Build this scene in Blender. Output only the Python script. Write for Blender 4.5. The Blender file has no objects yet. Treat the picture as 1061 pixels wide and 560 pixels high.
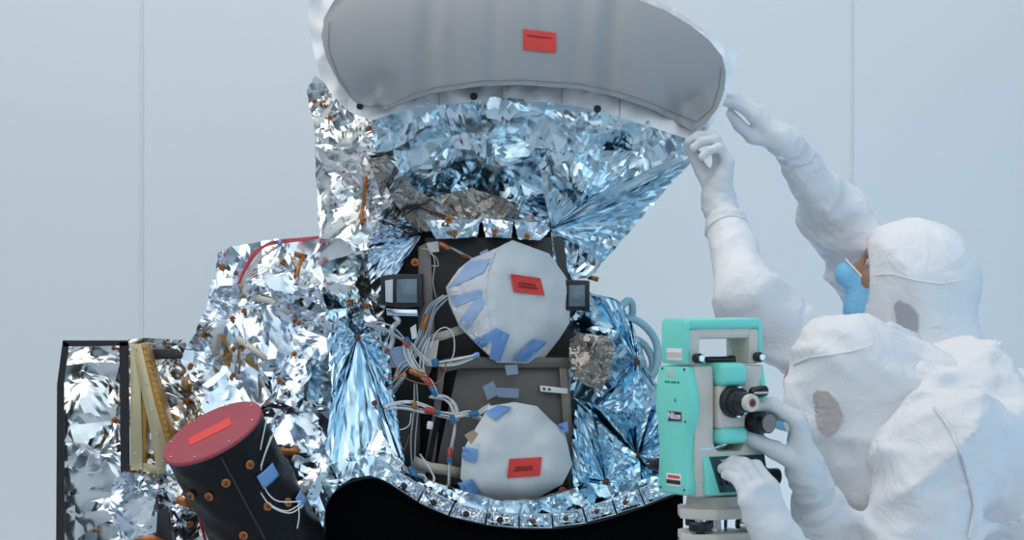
import bpy, bmesh, math, random
import numpy as np
from mathutils import Vector, Matrix, geometry
rnd = random.Random(7)
COL = bpy.context.scene.collection
sc = bpy.context.scene
F, D, ZC = 2652.5, 5.0, 1.6          # focal length in pixels of the 1061 wide frame, camera distance to the tower plane, camera height

def P(px, py, y=0.0):
    """metres in the room of a point measured at (px, py) in the photograph and standing y metres behind the tower plane"""
    s = (y + D) / F
    return Vector(((px - 530.5) * s, y, ZC + (280.0 - py) * s))

# ------------------------------------------------------------------ materials
def mat(name, col, rough=0.5, metal=0.0, var=0.06, vscale=20.0, bump=0.0, bscale=60.0, bdist=0.004, spec=0.5, trans=0.0, alpha=1.0, coat=0.0, emit=0.0, sss=0.0, voro=0.0, dist=0.0, bdet=3):
    m = bpy.data.materials.new(name); m.use_nodes = True
    nt = m.node_tree; b = nt.nodes['Principled BSDF']
    tc = nt.nodes.new('ShaderNodeTexCoord')
    n = nt.nodes.new('ShaderNodeTexNoise'); n.inputs['Scale'].default_value = vscale; n.inputs['Detail'].default_value = 4
    nt.links.new(tc.outputs['Object'], n.inputs['Vector'])
    r = nt.nodes.new('ShaderNodeMix'); r.data_type = 'RGBA'
    c0 = tuple(max(0, c * (1 - var)) for c in col) + (1,); c1 = tuple(min(1, c * (1 + var)) for c in col) + (1,)
    r.inputs[6].default_value = c0; r.inputs[7].default_value = c1
    nt.links.new(n.outputs['Fac'], r.inputs[0]); nt.links.new(r.outputs[2], b.inputs['Base Color'])
    b.inputs['Roughness'].default_value = rough; b.inputs['Metallic'].default_value = metal
    b.inputs['Specular IOR Level'].default_value = spec
    b.inputs['Transmission Weight'].default_value = trans
    b.inputs['Alpha'].default_value = alpha
    b.inputs['Coat Weight'].default_value = coat
    if sss: b.inputs['Subsurface Weight'].default_value = sss; b.inputs['Subsurface Radius'].default_value = (.02, .01, .006)
    if emit:
        nt.links.new(r.outputs[2], b.inputs['Emission Color']); b.inputs['Emission Strength'].default_value = emit
    if bump:
        n2 = nt.nodes.new('ShaderNodeTexNoise'); n2.inputs['Scale'].default_value = bscale; n2.inputs['Detail'].default_value = bdet; n2.inputs['Distortion'].default_value = dist
        nt.links.new(tc.outputs['Object'], n2.inputs['Vector'])
        h = n2.outputs['Fac']
        if voro:
            v = nt.nodes.new('ShaderNodeTexVoronoi'); v.inputs['Scale'].default_value = voro; v.feature = 'F1'
            ad = nt.nodes.new('ShaderNodeVectorMath'); ad.operation = 'MULTIPLY_ADD'
            ad.inputs[1].default_value = (.03, .03, .03)
            nt.links.new(n2.outputs['Color'], ad.inputs[0]); nt.links.new(tc.outputs['Object'], ad.inputs[2])
            nt.links.new(ad.outputs[0], v.inputs['Vector'])
            mx = nt.nodes.new('ShaderNodeMath'); mx.operation = 'ADD'
            nt.links.new(h, mx.inputs[0]); nt.links.new(v.outputs['Distance'], mx.inputs[1]); h = mx.outputs[0]
        bp = nt.nodes.new('ShaderNodeBump'); bp.inputs['Strength'].default_value = bump; bp.inputs['Distance'].default_value = bdist
        nt.links.new(h, bp.inputs['Height']); nt.links.new(bp.outputs['Normal'], b.inputs['Normal'])
    return m

def S(r, g, b):
    f = lambda c: (c / 255 / 12.92) if c / 255 <= .04045 else ((c / 255 + .055) / 1.055) ** 2.4
    return (f(r), f(g), f(b))

M = {}
M['foil'] = mat('silver_foil', (.73, .79, .845), .15, 1.0, .03, 9, .05, 9, .01)
M['foil_blue'] = mat('cool_silver_foil', (.67, .82, .91), .16, 1.0, .05, 9, .05, 10, .01)  # silver foil with reflected blue light put into its base colour
M['foil_teal'] = mat('blue_silver_foil', (.50, .71, .83), .16, 1.0, .05, 9, .05, 10, .01)  # deeper tint, blue reflected light painted into the metal colour
M['sheet_light'] = mat('pale_clear_film', (.72, .70, .73), .3, 0, .04, 12, .1, 20, .004)
M['foil_warm'] = mat('warm_silver_foil', (.80, .80, .785), .15, 1.0, .05, 9, .05, 9, .01)
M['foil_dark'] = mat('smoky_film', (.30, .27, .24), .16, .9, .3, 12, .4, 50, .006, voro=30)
M['panel_dark'] = mat('dark_composite', (.05, .044, .04), .42, .2, .25, 14, .06, 200)
M['panel_grey'] = mat('grey_brown_composite', (.135, .12, .11), .4, .3, .15, 10, .05, 160)
M['panel_edge'] = mat('bare_edge_metal', (.22, .19, .17), .4, .6, .2, 20)
M['black'] = mat('black_shroud', (.0012, .0012, .0014), .9, 0, .1, spec=.05)
M['black_tape'] = mat('black_tape', (.018, .017, .02), .4, 0, .3, 30, .1, 70)
M['black_film'] = mat('black_film', (.007, .007, .009), .42, 0, .3, 20, .4, 16, .012, spec=.22)
M['black_plastic'] = mat('black_plastic', (.012, .012, .014), .35)
M['cover_grey'] = mat('grey_coated_fabric', (.345, .342, .345), .62, 0, .05, 6, .06, 500, .001)
M['cover_white'] = mat('white_coated_fabric', (.90, .90, .90), .55, 0, .05, 8, .12, 30, .004)
M['sheet'] = mat('frosted_plastic_sheet', (.66, .69, .70), .38, 0, .04, 12, .04, 12, .004, sss=.0)
M['tape_blue'] = mat('blue_tape', (.17, .33, .64), .5, 0, .1, 40)
M['tape_blue_pale'] = mat('blue_tape_under_film', (.36, .49, .72), .45, 0, .12, 40)
M['tape_clear'] = mat('clear_blue_tape', (.22, .29, .40), .25, 0, .15, 60)
M['tape_tan'] = mat('tan_tape', (.42, .31, .2), .5)
M['tape_cream'] = mat('cream_tape', (.6, .56, .47), .5)
M['red'] = mat('red_label', S(222, 62, 54), .5, 0, .03)
M['ink'] = mat('dark_red_ink', S(105, 25, 25), .6)
M['red_lid'] = mat('red_anodised_lid', (.36, .07, .09), .6, 0, .05, 30, spec=.25)
M['kapton'] = mat('amber_film', (.42, .15, .035), .28, .3, .2, 60)
M['kapton_dark'] = mat('amber_film_dark', (.16, .05, .02), .3, .2, .2, 60)
M['gold'] = mat('golden_alodined_metal', (.60, .50, .30), .38, .55, .12, 25, .05, 80)
M['gold_dark'] = mat('golden_core', (.55, .29, .07), .4, .5, .2, 25)
M['glass_grey'] = mat('slate_window', (.12, .18, .225), .12, 0, .04, spec=.7)
M['glass_pale'] = mat('pale_window', (.55, .6, .62), .2)
M['wire_white'] = mat('white_wire', (.75, .76, .76), .4)
M['wire_grey'] = mat('silver_wire', (.5, .55, .6), .35, .3)
M['wire_cream'] = mat('cream_wire', (.62, .55, .45), .4)
M['wire_red'] = mat('red_wire', (.55, .045, .06), .4)
M['wire_brown'] = mat('brown_wire', (.35, .13, .035), .4)
M['conn_blue'] = mat('blue_connector', (.03, .16, .33), .4)
M['conn_red'] = mat('red_connector', (.45, .05, .03), .4)
M['hose'] = mat('pale_blue_hose', (.33, .56, .66), .3, 0, .05)
M['knob_grey'] = mat('grey_knob_end', (.22, .19, .18), .5, .3)
M['metal'] = mat('brushed_metal', (.6, .6, .6), .3, 1.0)
M['chrome'] = mat('chrome', (.8, .8, .8), .12, 1.0, .02)
M['teal'] = mat('teal_painted_case', S(122, 222, 206), .38, 0, .03, 40, .03, 300)
M['teal_dark'] = mat('teal_shadow_print', S(35, 140, 125), .5)  # darker teal of the faint print and axis mark
M['cream'] = mat('warm_grey_case', S(208, 200, 190), .45, 0, .04, 40, .03, 300)
M['screen'] = mat('teal_black_screen', (.02, .06, .07), .15, 0, .05)
M['white_print'] = mat('white_print', (.8, .8, .8), .5)
M['blue_strap'] = mat('blue_strap', (.10, .42, .72), .4)  # blue light on the far side cover, put into the colour
M['suit'] = mat('white_cleanroom_fabric', (.75, .735, .745), .75, 0, .03, 30, .55, 9, .03, dist=1.4, bdet=5)
M['suit_sheer'] = mat('white_hood_fabric', (.76, .745, .75), .7, 0, .03, 30, .5, 12, .02, dist=1.4, bdet=5)
M['mesh_vent'] = mat('grey_mesh_vent', (.40, .39, .41), .7, 0, .12, 400, .4, 900, .001)
M['mesh_vent_tan'] = mat('greyish_pink_mesh_vent', (.50, .42, .40), .7, 0, .12, 400, .4, 900, .001)
M['glove'] = mat('white_latex', (.66, .67, .68), .5, 0, .04, 40, .3, 30, .006, dist=1.0, bdet=4)
M['skin'] = mat('skin', (.42, .215, .145), .5, 0, .06, 60, .05, 200, sss=.08)
M['eye'] = mat('eye', (.55, .5, .47), .2)
M['hair'] = mat('dark_hair', (.02, .014, .01), .6)
M['mask'] = mat('blue_face_mask', (.24, .57, .82), .7, 0, .04, 40, .1, 90)
M['wall'] = mat('pale_blue_wall_panel', (.575, .612, .632), .55, 0, .012, 1.2)
M['seam'] = mat('wall_seam', (.562, .598, .619), .55)
M['floor'] = mat('pale_floor', (.55, .6, .65), .4, 0, .03, 3)
M['stand'] = mat('white_painted_steel', (.6, .62, .65), .4, .2)
M['fine_seam'] = mat('stitched_seam', (.2, .2, .21), .8)

# ------------------------------------------------------------------ object helpers
ORG = Vector((0, 0, 0))
def setorg(v):
    global ORG
    ORG = Vector(v)
def obj(name, verts, faces, m, parent=None, smooth=False, sharp=None, mats=None, fmat=None, local=False, kind=None):
    me = bpy.data.meshes.new(name)
    v = np.array([tuple(q) for q in verts] if not isinstance(verts, np.ndarray) else verts, dtype=np.float64).reshape(-1, 3)
    if not local: v = v - np.array(ORG)
    me.from_pydata(v.tolist(), [], [list(map(int, f)) for f in faces]); me.update()
    for mm in (mats or [m]): me.materials.append(M[mm] if isinstance(mm, str) else mm)
    if fmat is not None: me.polygons.foreach_set('material_index', list(fmat))
    if smooth:
        me.polygons.foreach_set('use_smooth', [True] * len(me.polygons))
        if sharp: me.set_sharp_from_angle(angle=math.radians(sharp))
    o = bpy.data.objects.new(name, me); COL.objects.link(o)
    if parent: o.parent = parent
    elif not local: o.location = ORG
    if kind: o['kind'] = kind
    return o
def thing(name, label, cat, loc=(0, 0, 0), rz=0.0, group=None):
    o = bpy.data.objects.new(name, None); COL.objects.link(o); o.empty_display_size = .05
    o.location = loc; o.rotation_euler = (0, 0, rz); tag(o, label, cat, group)
    return o
def tag(o, label, cat, group=None):
    o['label'] = label; o['category'] = cat
    if group: o['group'] = group
    return o

class MB:
    """collects shaped pieces of ONE part"""
    def __init__(s): s.v = []; s.f = []; s.fm = []
    def add(s, v, f, mi=0):
        n = len(s.v); s.v += [tuple(q) for q in v]; s.f += [[i + n for i in q] for q in f]; s.fm += [mi] * len(f); return s
    def box(s, x0, x1, y0, y1, z0, z1, bev=.002, mi=0, seg=2):
        bm = bmesh.new(); bmesh.ops.create_cube(bm, size=1)
        for q in bm.verts: q.co = Vector(((x0 + x1) / 2 + q.co.x * (x1 - x0), (y0 + y1) / 2 + q.co.y * (y1 - y0), (z0 + z1) / 2 + q.co.z * (z1 - z0)))
        if bev: bmesh.ops.bevel(bm, geom=bm.edges[:], offset=bev, segments=seg, affect='EDGES', profile=.5)
        return s.bm(bm, mi)
    def bm(s, bm, mi=0):
        bm.verts.ensure_lookup_table(); bm.verts.index_update()
        s.add([q.co[:] for q in bm.verts], [[q.index for q in f.verts] for f in bm.faces], mi); bm.free(); return s
    def lathe(s, a, b, prof, n=24, mi=0):
        """prof = (t along a->b in metres, radius) list"""
        a, b = Vector(a), Vector(b); ax = (b - a).normalized(); u = ax.orthogonal().normalized(); w = ax.cross(u)
        vs = []; fs = []
        for t, r in prof:
            for k in range(n):
                an = 2 * math.pi * k / n; vs.append(a + ax * t + (u * math.cos(an) + w * math.sin(an)) * r)
        for i in range(len(prof) - 1):
            for k in range(n): fs.append([i * n + k, i * n + (k + 1) % n, (i + 1) * n + (k + 1) % n, (i + 1) * n + k])
        fs.append(list(range(n))[::-1]); fs.append([(len(prof) - 1) * n + k for k in range(n)])
        return s.add(vs, fs, mi)
    def cyl(s, a, b, r, r2=None, n=24, mi=0, bev=.001):
        L = (Vector(b) - Vector(a)).length; r2 = r if r2 is None else r2
        return s.lathe(a, b, [(0, r - bev), (bev, r), (L - bev, r2), (L, r2 - bev)], n, mi)
    def prism(s, poly, axis, a, b, bev=.002, mi=0):
        """poly of 2D points pushed along axis ('x','y','z') from a to b"""
        bm = bmesh.new()
        def mk(p, t): return {'x': (t, p[0], p[1]), 'y': (p[0], t, p[1]), 'z': (p[0], p[1], t)}[axis]
        A = [bm.verts.new(mk(p, a)) for p in poly]; B = [bm.verts.new(mk(p, b)) for p in poly]; n = len(poly)
        bm.faces.new(A); bm.faces.new(B[::-1])
        for i in range(n): bm.faces.new((A[i], B[i], B[(i + 1) % n], A[(i + 1) % n]))
        bmesh.ops.recalc_face_normals(bm, faces=bm.faces[:])
        if bev: bmesh.ops.bevel(bm, geom=bm.edges[:], offset=bev, segments=2, affect='EDGES', profile=.5)
        return s.bm(bm, mi)
    def tube(s, pts, r, n=8, mi=0, r2=None, sub=5):
        pts = catmull([Vector(p) for p in pts], sub) if sub else [Vector(p) for p in pts]
        vs = []; fs = []; u = None; N = len(pts)
        for i, p in enumerate(pts):
            t = (pts[min(i + 1, N - 1)] - pts[max(i - 1, 0)]).normalized()
            if u is None: u = t.orthogonal().normalized()
            u = (u - t * u.dot(t)).normalized(); w = t.cross(u)
            rr = r if r2 is None else r + (r2 - r) * i / (N - 1)
            for k in range(n):
                an = 2 * math.pi * k / n; vs.append(p + (u * math.cos(an) + w * math.sin(an)) * rr)
        for i in range(N - 1):
            for k in range(n): fs.append([i * n + k, i * n + (k + 1) % n, (i + 1) * n + (k + 1) % n, (i + 1) * n + k])
        fs.append(list(range(n))[::-1]); fs.append([(N - 1) * n + k for k in range(n)])
        return s.add(vs, fs, mi)
    def build(s, name, m, parent=None, smooth=True, sharp=35, **k):
        mats = m if isinstance(m, (list, tuple)) else None
        return obj(name, s.v, s.f, m, parent, smooth, sharp, mats=mats, fmat=s.fm if mats else None, **k)

def catmull(p, sub):
    if len(p) < 3: return p
    out = []
    for i in range(len(p) - 1):
        p0, p1, p2, p3 = p[max(i - 1, 0)], p[i], p[i + 1], p[min(i + 2, len(p) - 1)]
        for k in range(sub):
            t = k / sub
            out.append(.5 * ((2 * p1) + (p2 - p0) * t + (2 * p0 - 5 * p1 + 4 * p2 - p3) * t * t + (3 * p1 - p0 - 3 * p2 + p3) * t ** 3))
    out.append(p[-1]); return out

# ------------------------------------------------------------------ crumpled sheets
def inpoly(x, y, poly):
    c = False; j = len(poly) - 1
    for i in range(len(poly)):
        xi, yi = poly[i]; xj, yj = poly[j]
        if (yi > y) != (yj > y) and x < (xj - xi) * (y - yi) / (yj - yi) + xi: c = not c
        j = i
    return c
def shepard(ctrl, pw=2.0):
    C = np.array(ctrl, float)
    def f(uv):
        d2 = ((uv[:, None, :] - C[None, :, :2]) ** 2).sum(-1) + 40.0
        w = d2 ** (-pw); return (w * C[None, :, 2]).sum(1) / w.sum(1)
    return f
def resample(poly, step, closed=True):
    out = []; n = len(poly)
    for i in range(n if closed else n - 1):
        a, b = poly[i], poly[(i + 1) % n]; L = math.hypot(b[0] - a[0], b[1] - a[1]); k = max(1, int(round(L / step)))
        for j in range(k): out.append((a[0] + (b[0] - a[0]) * j / k, a[1] + (b[1] - a[1]) * j / k))
    if not closed: out.append(poly[-1])
    return out
def tri(x): return 2 * np.abs(2 * (x - np.floor(x + .5))) - 1

SURF = {}
def foil(name, outline, depth, m, parent, spacing=24, amp=.012, levels=3, frac=.09, seed=1, stars=(), edge_jit=2.0, skirt=.12, sharp=9, smooth=True, extra=None, aniso=(1, 1), keep=None):
    R = np.random.RandomState(seed)
    ol = resample(outline, spacing * .8); nb = len(ol)
    pts = list(ol) + [(q[0], q[1]) for q in stars if inpoly(q[0], q[1], ol) and min((q[0] - a) ** 2 + (q[1] - b) ** 2 for a, b in ol) > 25]; ns_ = len(pts)
    xs = [p[0] for p in ol]; ys = [p[1] for p in ol]
    sx, sy = spacing * aniso[0], spacing * aniso[1]
    gy = min(ys); row = 0
    while gy < max(ys):
        gx = min(xs) + (sx / 2 if row % 2 else 0)
        while gx < max(xs):
            x, y = gx + R.uniform(-.38, .38) * sx, gy + R.uniform(-.38, .38) * sy
            if inpoly(x, y, ol) and min((x - a) ** 2 + (y - b) ** 2 for a, b in ol) > (spacing * .4) ** 2 and all((x - a) ** 2 + (y - b) ** 2 > (spacing * .5) ** 2 for a, b in pts[nb:ns_]): pts.append((x, y))
            gx += sx
        gy += sy * .87; row += 1
    ed = [(i, (i + 1) % nb) for i in range(nb)]
    vc, _, fc, ov, _, _ = geometry.delaunay_2d_cdt([Vector(p) for p in pts], ed, [], 1, 1e-4)
    UV = np.array([tuple(v) for v in vc]); T = np.array([f for f in fc if len(f) == 3])
    nv = len(UV)
    bset = np.array([any(k < nb for k in o) for o in ov]) if ov else np.arange(nv) < nb
    O = R.uniform(-1, 1, nv) * amp; O[bset] *= .5
    for k, o_ in enumerate(ov):
        if any(nb <= q < ns_ for q in o_): O[k] = amp * 1.1
    isb = bset.copy()
    # order of the rim for the skirt
    for lv in range(levels):
        E = np.sort(np.concatenate([T[:, [0, 1]], T[:, [1, 2]], T[:, [2, 0]]]), axis=1)
        Eu, inv, cnt = np.unique(E, axis=0, return_inverse=True, return_counts=True); inv = inv.reshape(-1)
        n0 = len(UV); mid = (UV[Eu[:, 0]] + UV[Eu[:, 1]]) / 2
        L = np.linalg.norm(UV[Eu[:, 0]] - UV[Eu[:, 1]], axis=1)
        cl = .5 + .5 * np.sin(mid[:, 0] * .043 + seed) * np.sin(mid[:, 1] * .051 + seed * 1.7) + .25 * np.sin(mid[:, 0] * .11 - mid[:, 1] * .09 + seed)
        act = (R.uniform(0, 1, len(Eu)) < (.30 + .45 * np.clip(cl, 0, 1)) * (.55 ** lv)) * (amp > 0)
        mo = (O[Eu[:, 0]] + O[Eu[:, 1]]) / 2 + R.normal(0, 1, len(Eu)) * frac * act * L * .00188
        eb = cnt == 1
        mid = mid + (R.normal(0, 1, mid.shape) * L[:, None] * .10) * (act & ~eb)[:, None] + (R.normal(0, 1, mid.shape) * L[:, None] * .04 * (edge_jit / 2)) * eb[:, None]
        UV = np.concatenate([UV, mid]); O = np.concatenate([O, mo]); isb = np.concatenate([isb, eb])
        nt = len(T); a, b, c = n0 + inv[:nt], n0 + inv[nt:2 * nt], n0 + inv[2 * nt:]
        T = np.concatenate([np.stack([T[:, 0], a, c], 1), np.stack([a, T[:, 1], b], 1), np.stack([c, b, T[:, 2]], 1), np.stack([a, b, c], 1)])
    Y = depth(UV) + O
    for (sx_, sy_, rr, pull, n, pa) in stars:
        d = np.hypot(UV[:, 0] - sx_, UV[:, 1] - sy_); th = np.arctan2(UV[:, 1] - sy_, UV[:, 0] - sx_)
        e = np.exp(-d / rr); Y = Y + .8 * pull * e
        ph = th / (2 * np.pi) * n
        ph = ph + .35 * np.sin(th * 3 + sx_) + .2 * np.sin(th * 7 + sy_)
        Y = Y + .28 * pa * np.minimum(d / rr, 1.6) * np.exp(1 - np.maximum(d / rr, .3)) * tri(ph) * (.6 + .4 * np.sin(th * 2 + sx_ * .3))
    s = (Y + D) / F
    V = np.stack([(UV[:, 0] - 530.5) * s, Y, ZC + (280 - UV[:, 1]) * s], 1)
    # orientation towards the camera
    t0 = T[0]
    nrm = np.cross(V[T[:, 1]] - V[T[:, 0]], V[T[:, 2]] - V[T[:, 0]])
    fl = nrm[:, 1] > 0
    T[fl] = T[fl][:, ::-1]
    SURF[name] = (UV.copy(), Y.copy())
    faces = T.tolist()
    if skirt:
        E = np.concatenate([T[:, [0, 1]], T[:, [1, 2]], T[:, [2, 0]]]); key = np.sort(E, axis=1)
        ku, idx, cnt = np.unique(key, axis=0, return_index=True, return_counts=True)
        be = E[idx[cnt == 1]]; bv = np.unique(be); mp = {int(v): len(V) + i for i, v in enumerate(bv)}
        cen = V[bv].mean(0); B = V[bv].copy(); B[:, 1] += skirt; B[:, [0, 2]] = cen[[0, 2]] + (B[:, [0, 2]] - cen[[0, 2]]) * .94
        V = np.concatenate([V, B])
        for a, b in be: faces.append([int(b), int(a), mp[int(a)], mp[int(b)]])
    o = obj(name, V, faces, m, parent, smooth, sharp)
    return o
def surf_y(key, px, py, k=4):
    UV, Y = SURF[key]; d = (UV[:, 0] - px) ** 2 + (UV[:, 1] - py) ** 2
    i = np.argpartition(d, k)[:k]; return float(Y[i].min())

def fan(name, apex, edge, ydep, m, parent, ya, nray=90, M_=18, amp=.02, seed=3, noise=.004, wob=1.0):
    """foil gathered at one point and spreading in sharp pleats to an edge; ydep = depth along the edge polyline"""
    R = np.random.RandomState(seed)
    e = np.array(edge, float); L = np.r_[0, np.cumsum(np.hypot(*np.diff(e, axis=0).T))]; t = np.linspace(0, L[-1], nray)
    t[1:-1] += R.uniform(-.45, .45, nray - 2) * L[-1] / nray
    ex, ey, ed = np.interp(t, L, e[:, 0]), np.interp(t, L, e[:, 1]), np.interp(t, L, ydep)
    r1 = R.uniform(-1, 1, nray) * np.where(np.arange(nray) % 2, 1, -1) ; r2 = R.uniform(-1, 1, nray)
    k = np.arange(nray); big = np.interp(k, np.arange(0, nray + 6, 6), R.uniform(-1, 1, len(np.arange(0, nray + 6, 6))))
    vs = []; fs = []
    for j in range(M_ + 1):
        q = j / M_; sh = math.sin(math.pi * min(q, .75) / 1.5)
        for i in range(nray):
            px = apex[0] + (ex[i] - apex[0]) * q; py = apex[1] + (ey[i] - apex[1]) * q
            if 0 < j: px += R.normal(0, wob) * q; py += R.normal(0, wob) * q
            y = ya + (ed[i] - ya) * q + sh * amp * (.6 * abs(r1[i]) * (1 if i % 2 else -1) + .7 * big[i]) + R.normal(0, noise) * sh + amp * .3 * r2[i] * math.sin(q * 5 + i)
            vs.append(P(px, py, y))
    for j in range(M_):
        for i in range(nray - 1):
            a, b, c, d = j * nray + i, j * nray + i + 1, (j + 1) * nray + i + 1, (j + 1) * nray + i
            fs += [[a, b, c], [a, c, d]]
    V = np.array([tuple(v) for v in vs]); T = np.array(fs)
    nrm = np.cross(V[T[:, 1]] - V[T[:, 0]], V[T[:, 2]] - V[T[:, 0]]); fl = nrm[:, 1] > 0; T[fl] = T[fl][:, ::-1]
    SURF[name] = (np.array([[530.5 + v.x * F / (v.y + D), 280 - (v.z - ZC) * F / (v.y + D)] for v in vs]), V[:, 1].copy())
    return obj(name, V, T.tolist(), m, parent, True, 16)

def prism_px(mb, poly, y0, y1, bev=.0015, mi=0):
    """a plate whose face, measured in the photo, stands at depth y0 and runs back to y1 (same world outline, real thickness)"""
    bm = bmesh.new(); A = [bm.verts.new(P(x, y, y0)) for x, y in poly]
    B = [bm.verts.new(Vector((v.co.x, y1, v.co.z))) for v in A]; n = len(poly)
    bm.faces.new(A); bm.faces.new(B[::-1])
    for i in range(n): bm.faces.new((A[i], B[i], B[(i + 1) % n], A[(i + 1) % n]))
    bmesh.ops.recalc_face_normals(bm, faces=bm.faces[:])
    if bev: bmesh.ops.bevel(bm, geom=bm.edges[:], offset=bev, segments=2, affect='EDGES', profile=.5)
    mb.bm(bm, mi); return mb
def patch(name, quad, key, m, parent, lift=.004, n=6, wob=.0):
    """a thin strip (tape, label) laid on a sheet: quad corners in the photo, follows the sheet below"""
    q = [np.array(c, float) for c in quad]; vs = []; fs = []
    for j in range(n + 1):
        for i in range(n + 1):
            a, b = i / n, j / n
            p = q[0] * (1 - a) * (1 - b) + q[1] * a * (1 - b) + q[2] * a * b + q[3] * (1 - a) * b
            y = (surf_y(key, *p) if isinstance(key, str) else key(p)) - lift + R0.normal(0, wob) if wob else (surf_y(key, *p) if isinstance(key, str) else key(p)) - lift
            vs.append(P(p[0], p[1], y))
    for j in range(n):
        for i in range(n):
            a = j * (n + 1) + i; fs.append([a, a + n + 1, a + n + 2, a + 1])
    nf = len(fs); nv = len(vs)
    for v in list(vs): vs.append(v + Vector((0, .0012, 0)))
    fs += [[i + nv for i in f[::-1]] for f in fs[:nf]]
    rim = [i for i in range(n + 1)] + [j * (n + 1) + n for j in range(1, n + 1)] + [n * (n + 1) + i for i in range(n - 1, -1, -1)] + [j * (n + 1) for j in range(n - 1, 0, -1)]
    for a, b in zip(rim, rim[1:] + rim[:1]): fs.append([a, b, b + nv, a + nv])
    return obj(name, vs, fs, m, parent, True, 30)
R0 = np.random.RandomState(11)

# ------------------------------------------------------------------ smooth bodies from distance fields
def V3(v): return np.array(tuple(v), np.float32)
def rc(a, b, ra, rb):
    a, b = V3(a), V3(b); ba = b - a; L2 = float(ba @ ba) + 1e-12
    def f(p):
        t = np.clip(((p - a) @ ba) / L2, 0, 1); return np.linalg.norm(p - a - t[:, None] * ba, axis=1) - (ra + (rb - ra) * t)
    return f
def ell(c, ax, r):
    c = V3(c); A = np.array([tuple(x) for x in ax], np.float32); r = np.array(r, np.float32)
    def f(p):
        q = ((p - c) @ A.T); k0 = np.linalg.norm(q / r, axis=1); k1 = np.linalg.norm(q / (r * r), axis=1) + 1e-9
        return k0 * (k0 - 1) / k1
    return f
def smin(a, b, k):
    h = np.maximum(k - np.abs(a - b), 0) / k; return np.minimum(a, b) - h * h * k * .25
def smax(a, b, k): return -smin(-a, -b, k)
def union(fs, k):
    def f(p):
        d = fs[0](p)
        for g in fs[1:]: d = smin(d, g(p), k) if k else np.minimum(d, g(p))
        return d
    return f
def folds(seed, freq, amp, n=3, axis=None, sharp=1.6, rnd_=.28, warp=1.0):
    """cloth folds: long warped ridges; axis = direction the ridges run ACROSS (None: any)"""
    R = np.random.RandomState(seed); K = R.normal(0, 1, (n, 3)); K /= np.linalg.norm(K, axis=1)[:, None]
    if axis is not None:
        ax = np.array(tuple(axis), float); ax /= np.linalg.norm(ax); K = K * rnd_ + ax
    K /= np.linalg.norm(K, axis=1)[:, None]; K *= freq * np.linspace(.65, 1.5, n)[:, None]; W = R.normal(0, 1, (n, 3)) * freq * .22 * warp; ph = R.uniform(0, 6.28, (n, 4))
    G = R.normal(0, 1, (n, 3)) * freq * .25
    def f(p):
        s = 0
        for i in range(n):
            w = np.sin(p @ W[i] + ph[i, 0]) * 1.3 + .5 * np.sin(p @ (W[i][[1, 2, 0]] * 2.3) + ph[i, 1])
            m = np.clip(.55 + .75 * np.sin(p @ G[i] + ph[i, 2]), 0, 1)
            s = s + m * (1 - np.abs(np.sin((p @ K[i] + w) * .5 + ph[i, 3]))) ** sharp / (.65 + .85 * i / max(1, n - 1))
        return amp * s / n * 2.0
    return f
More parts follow.
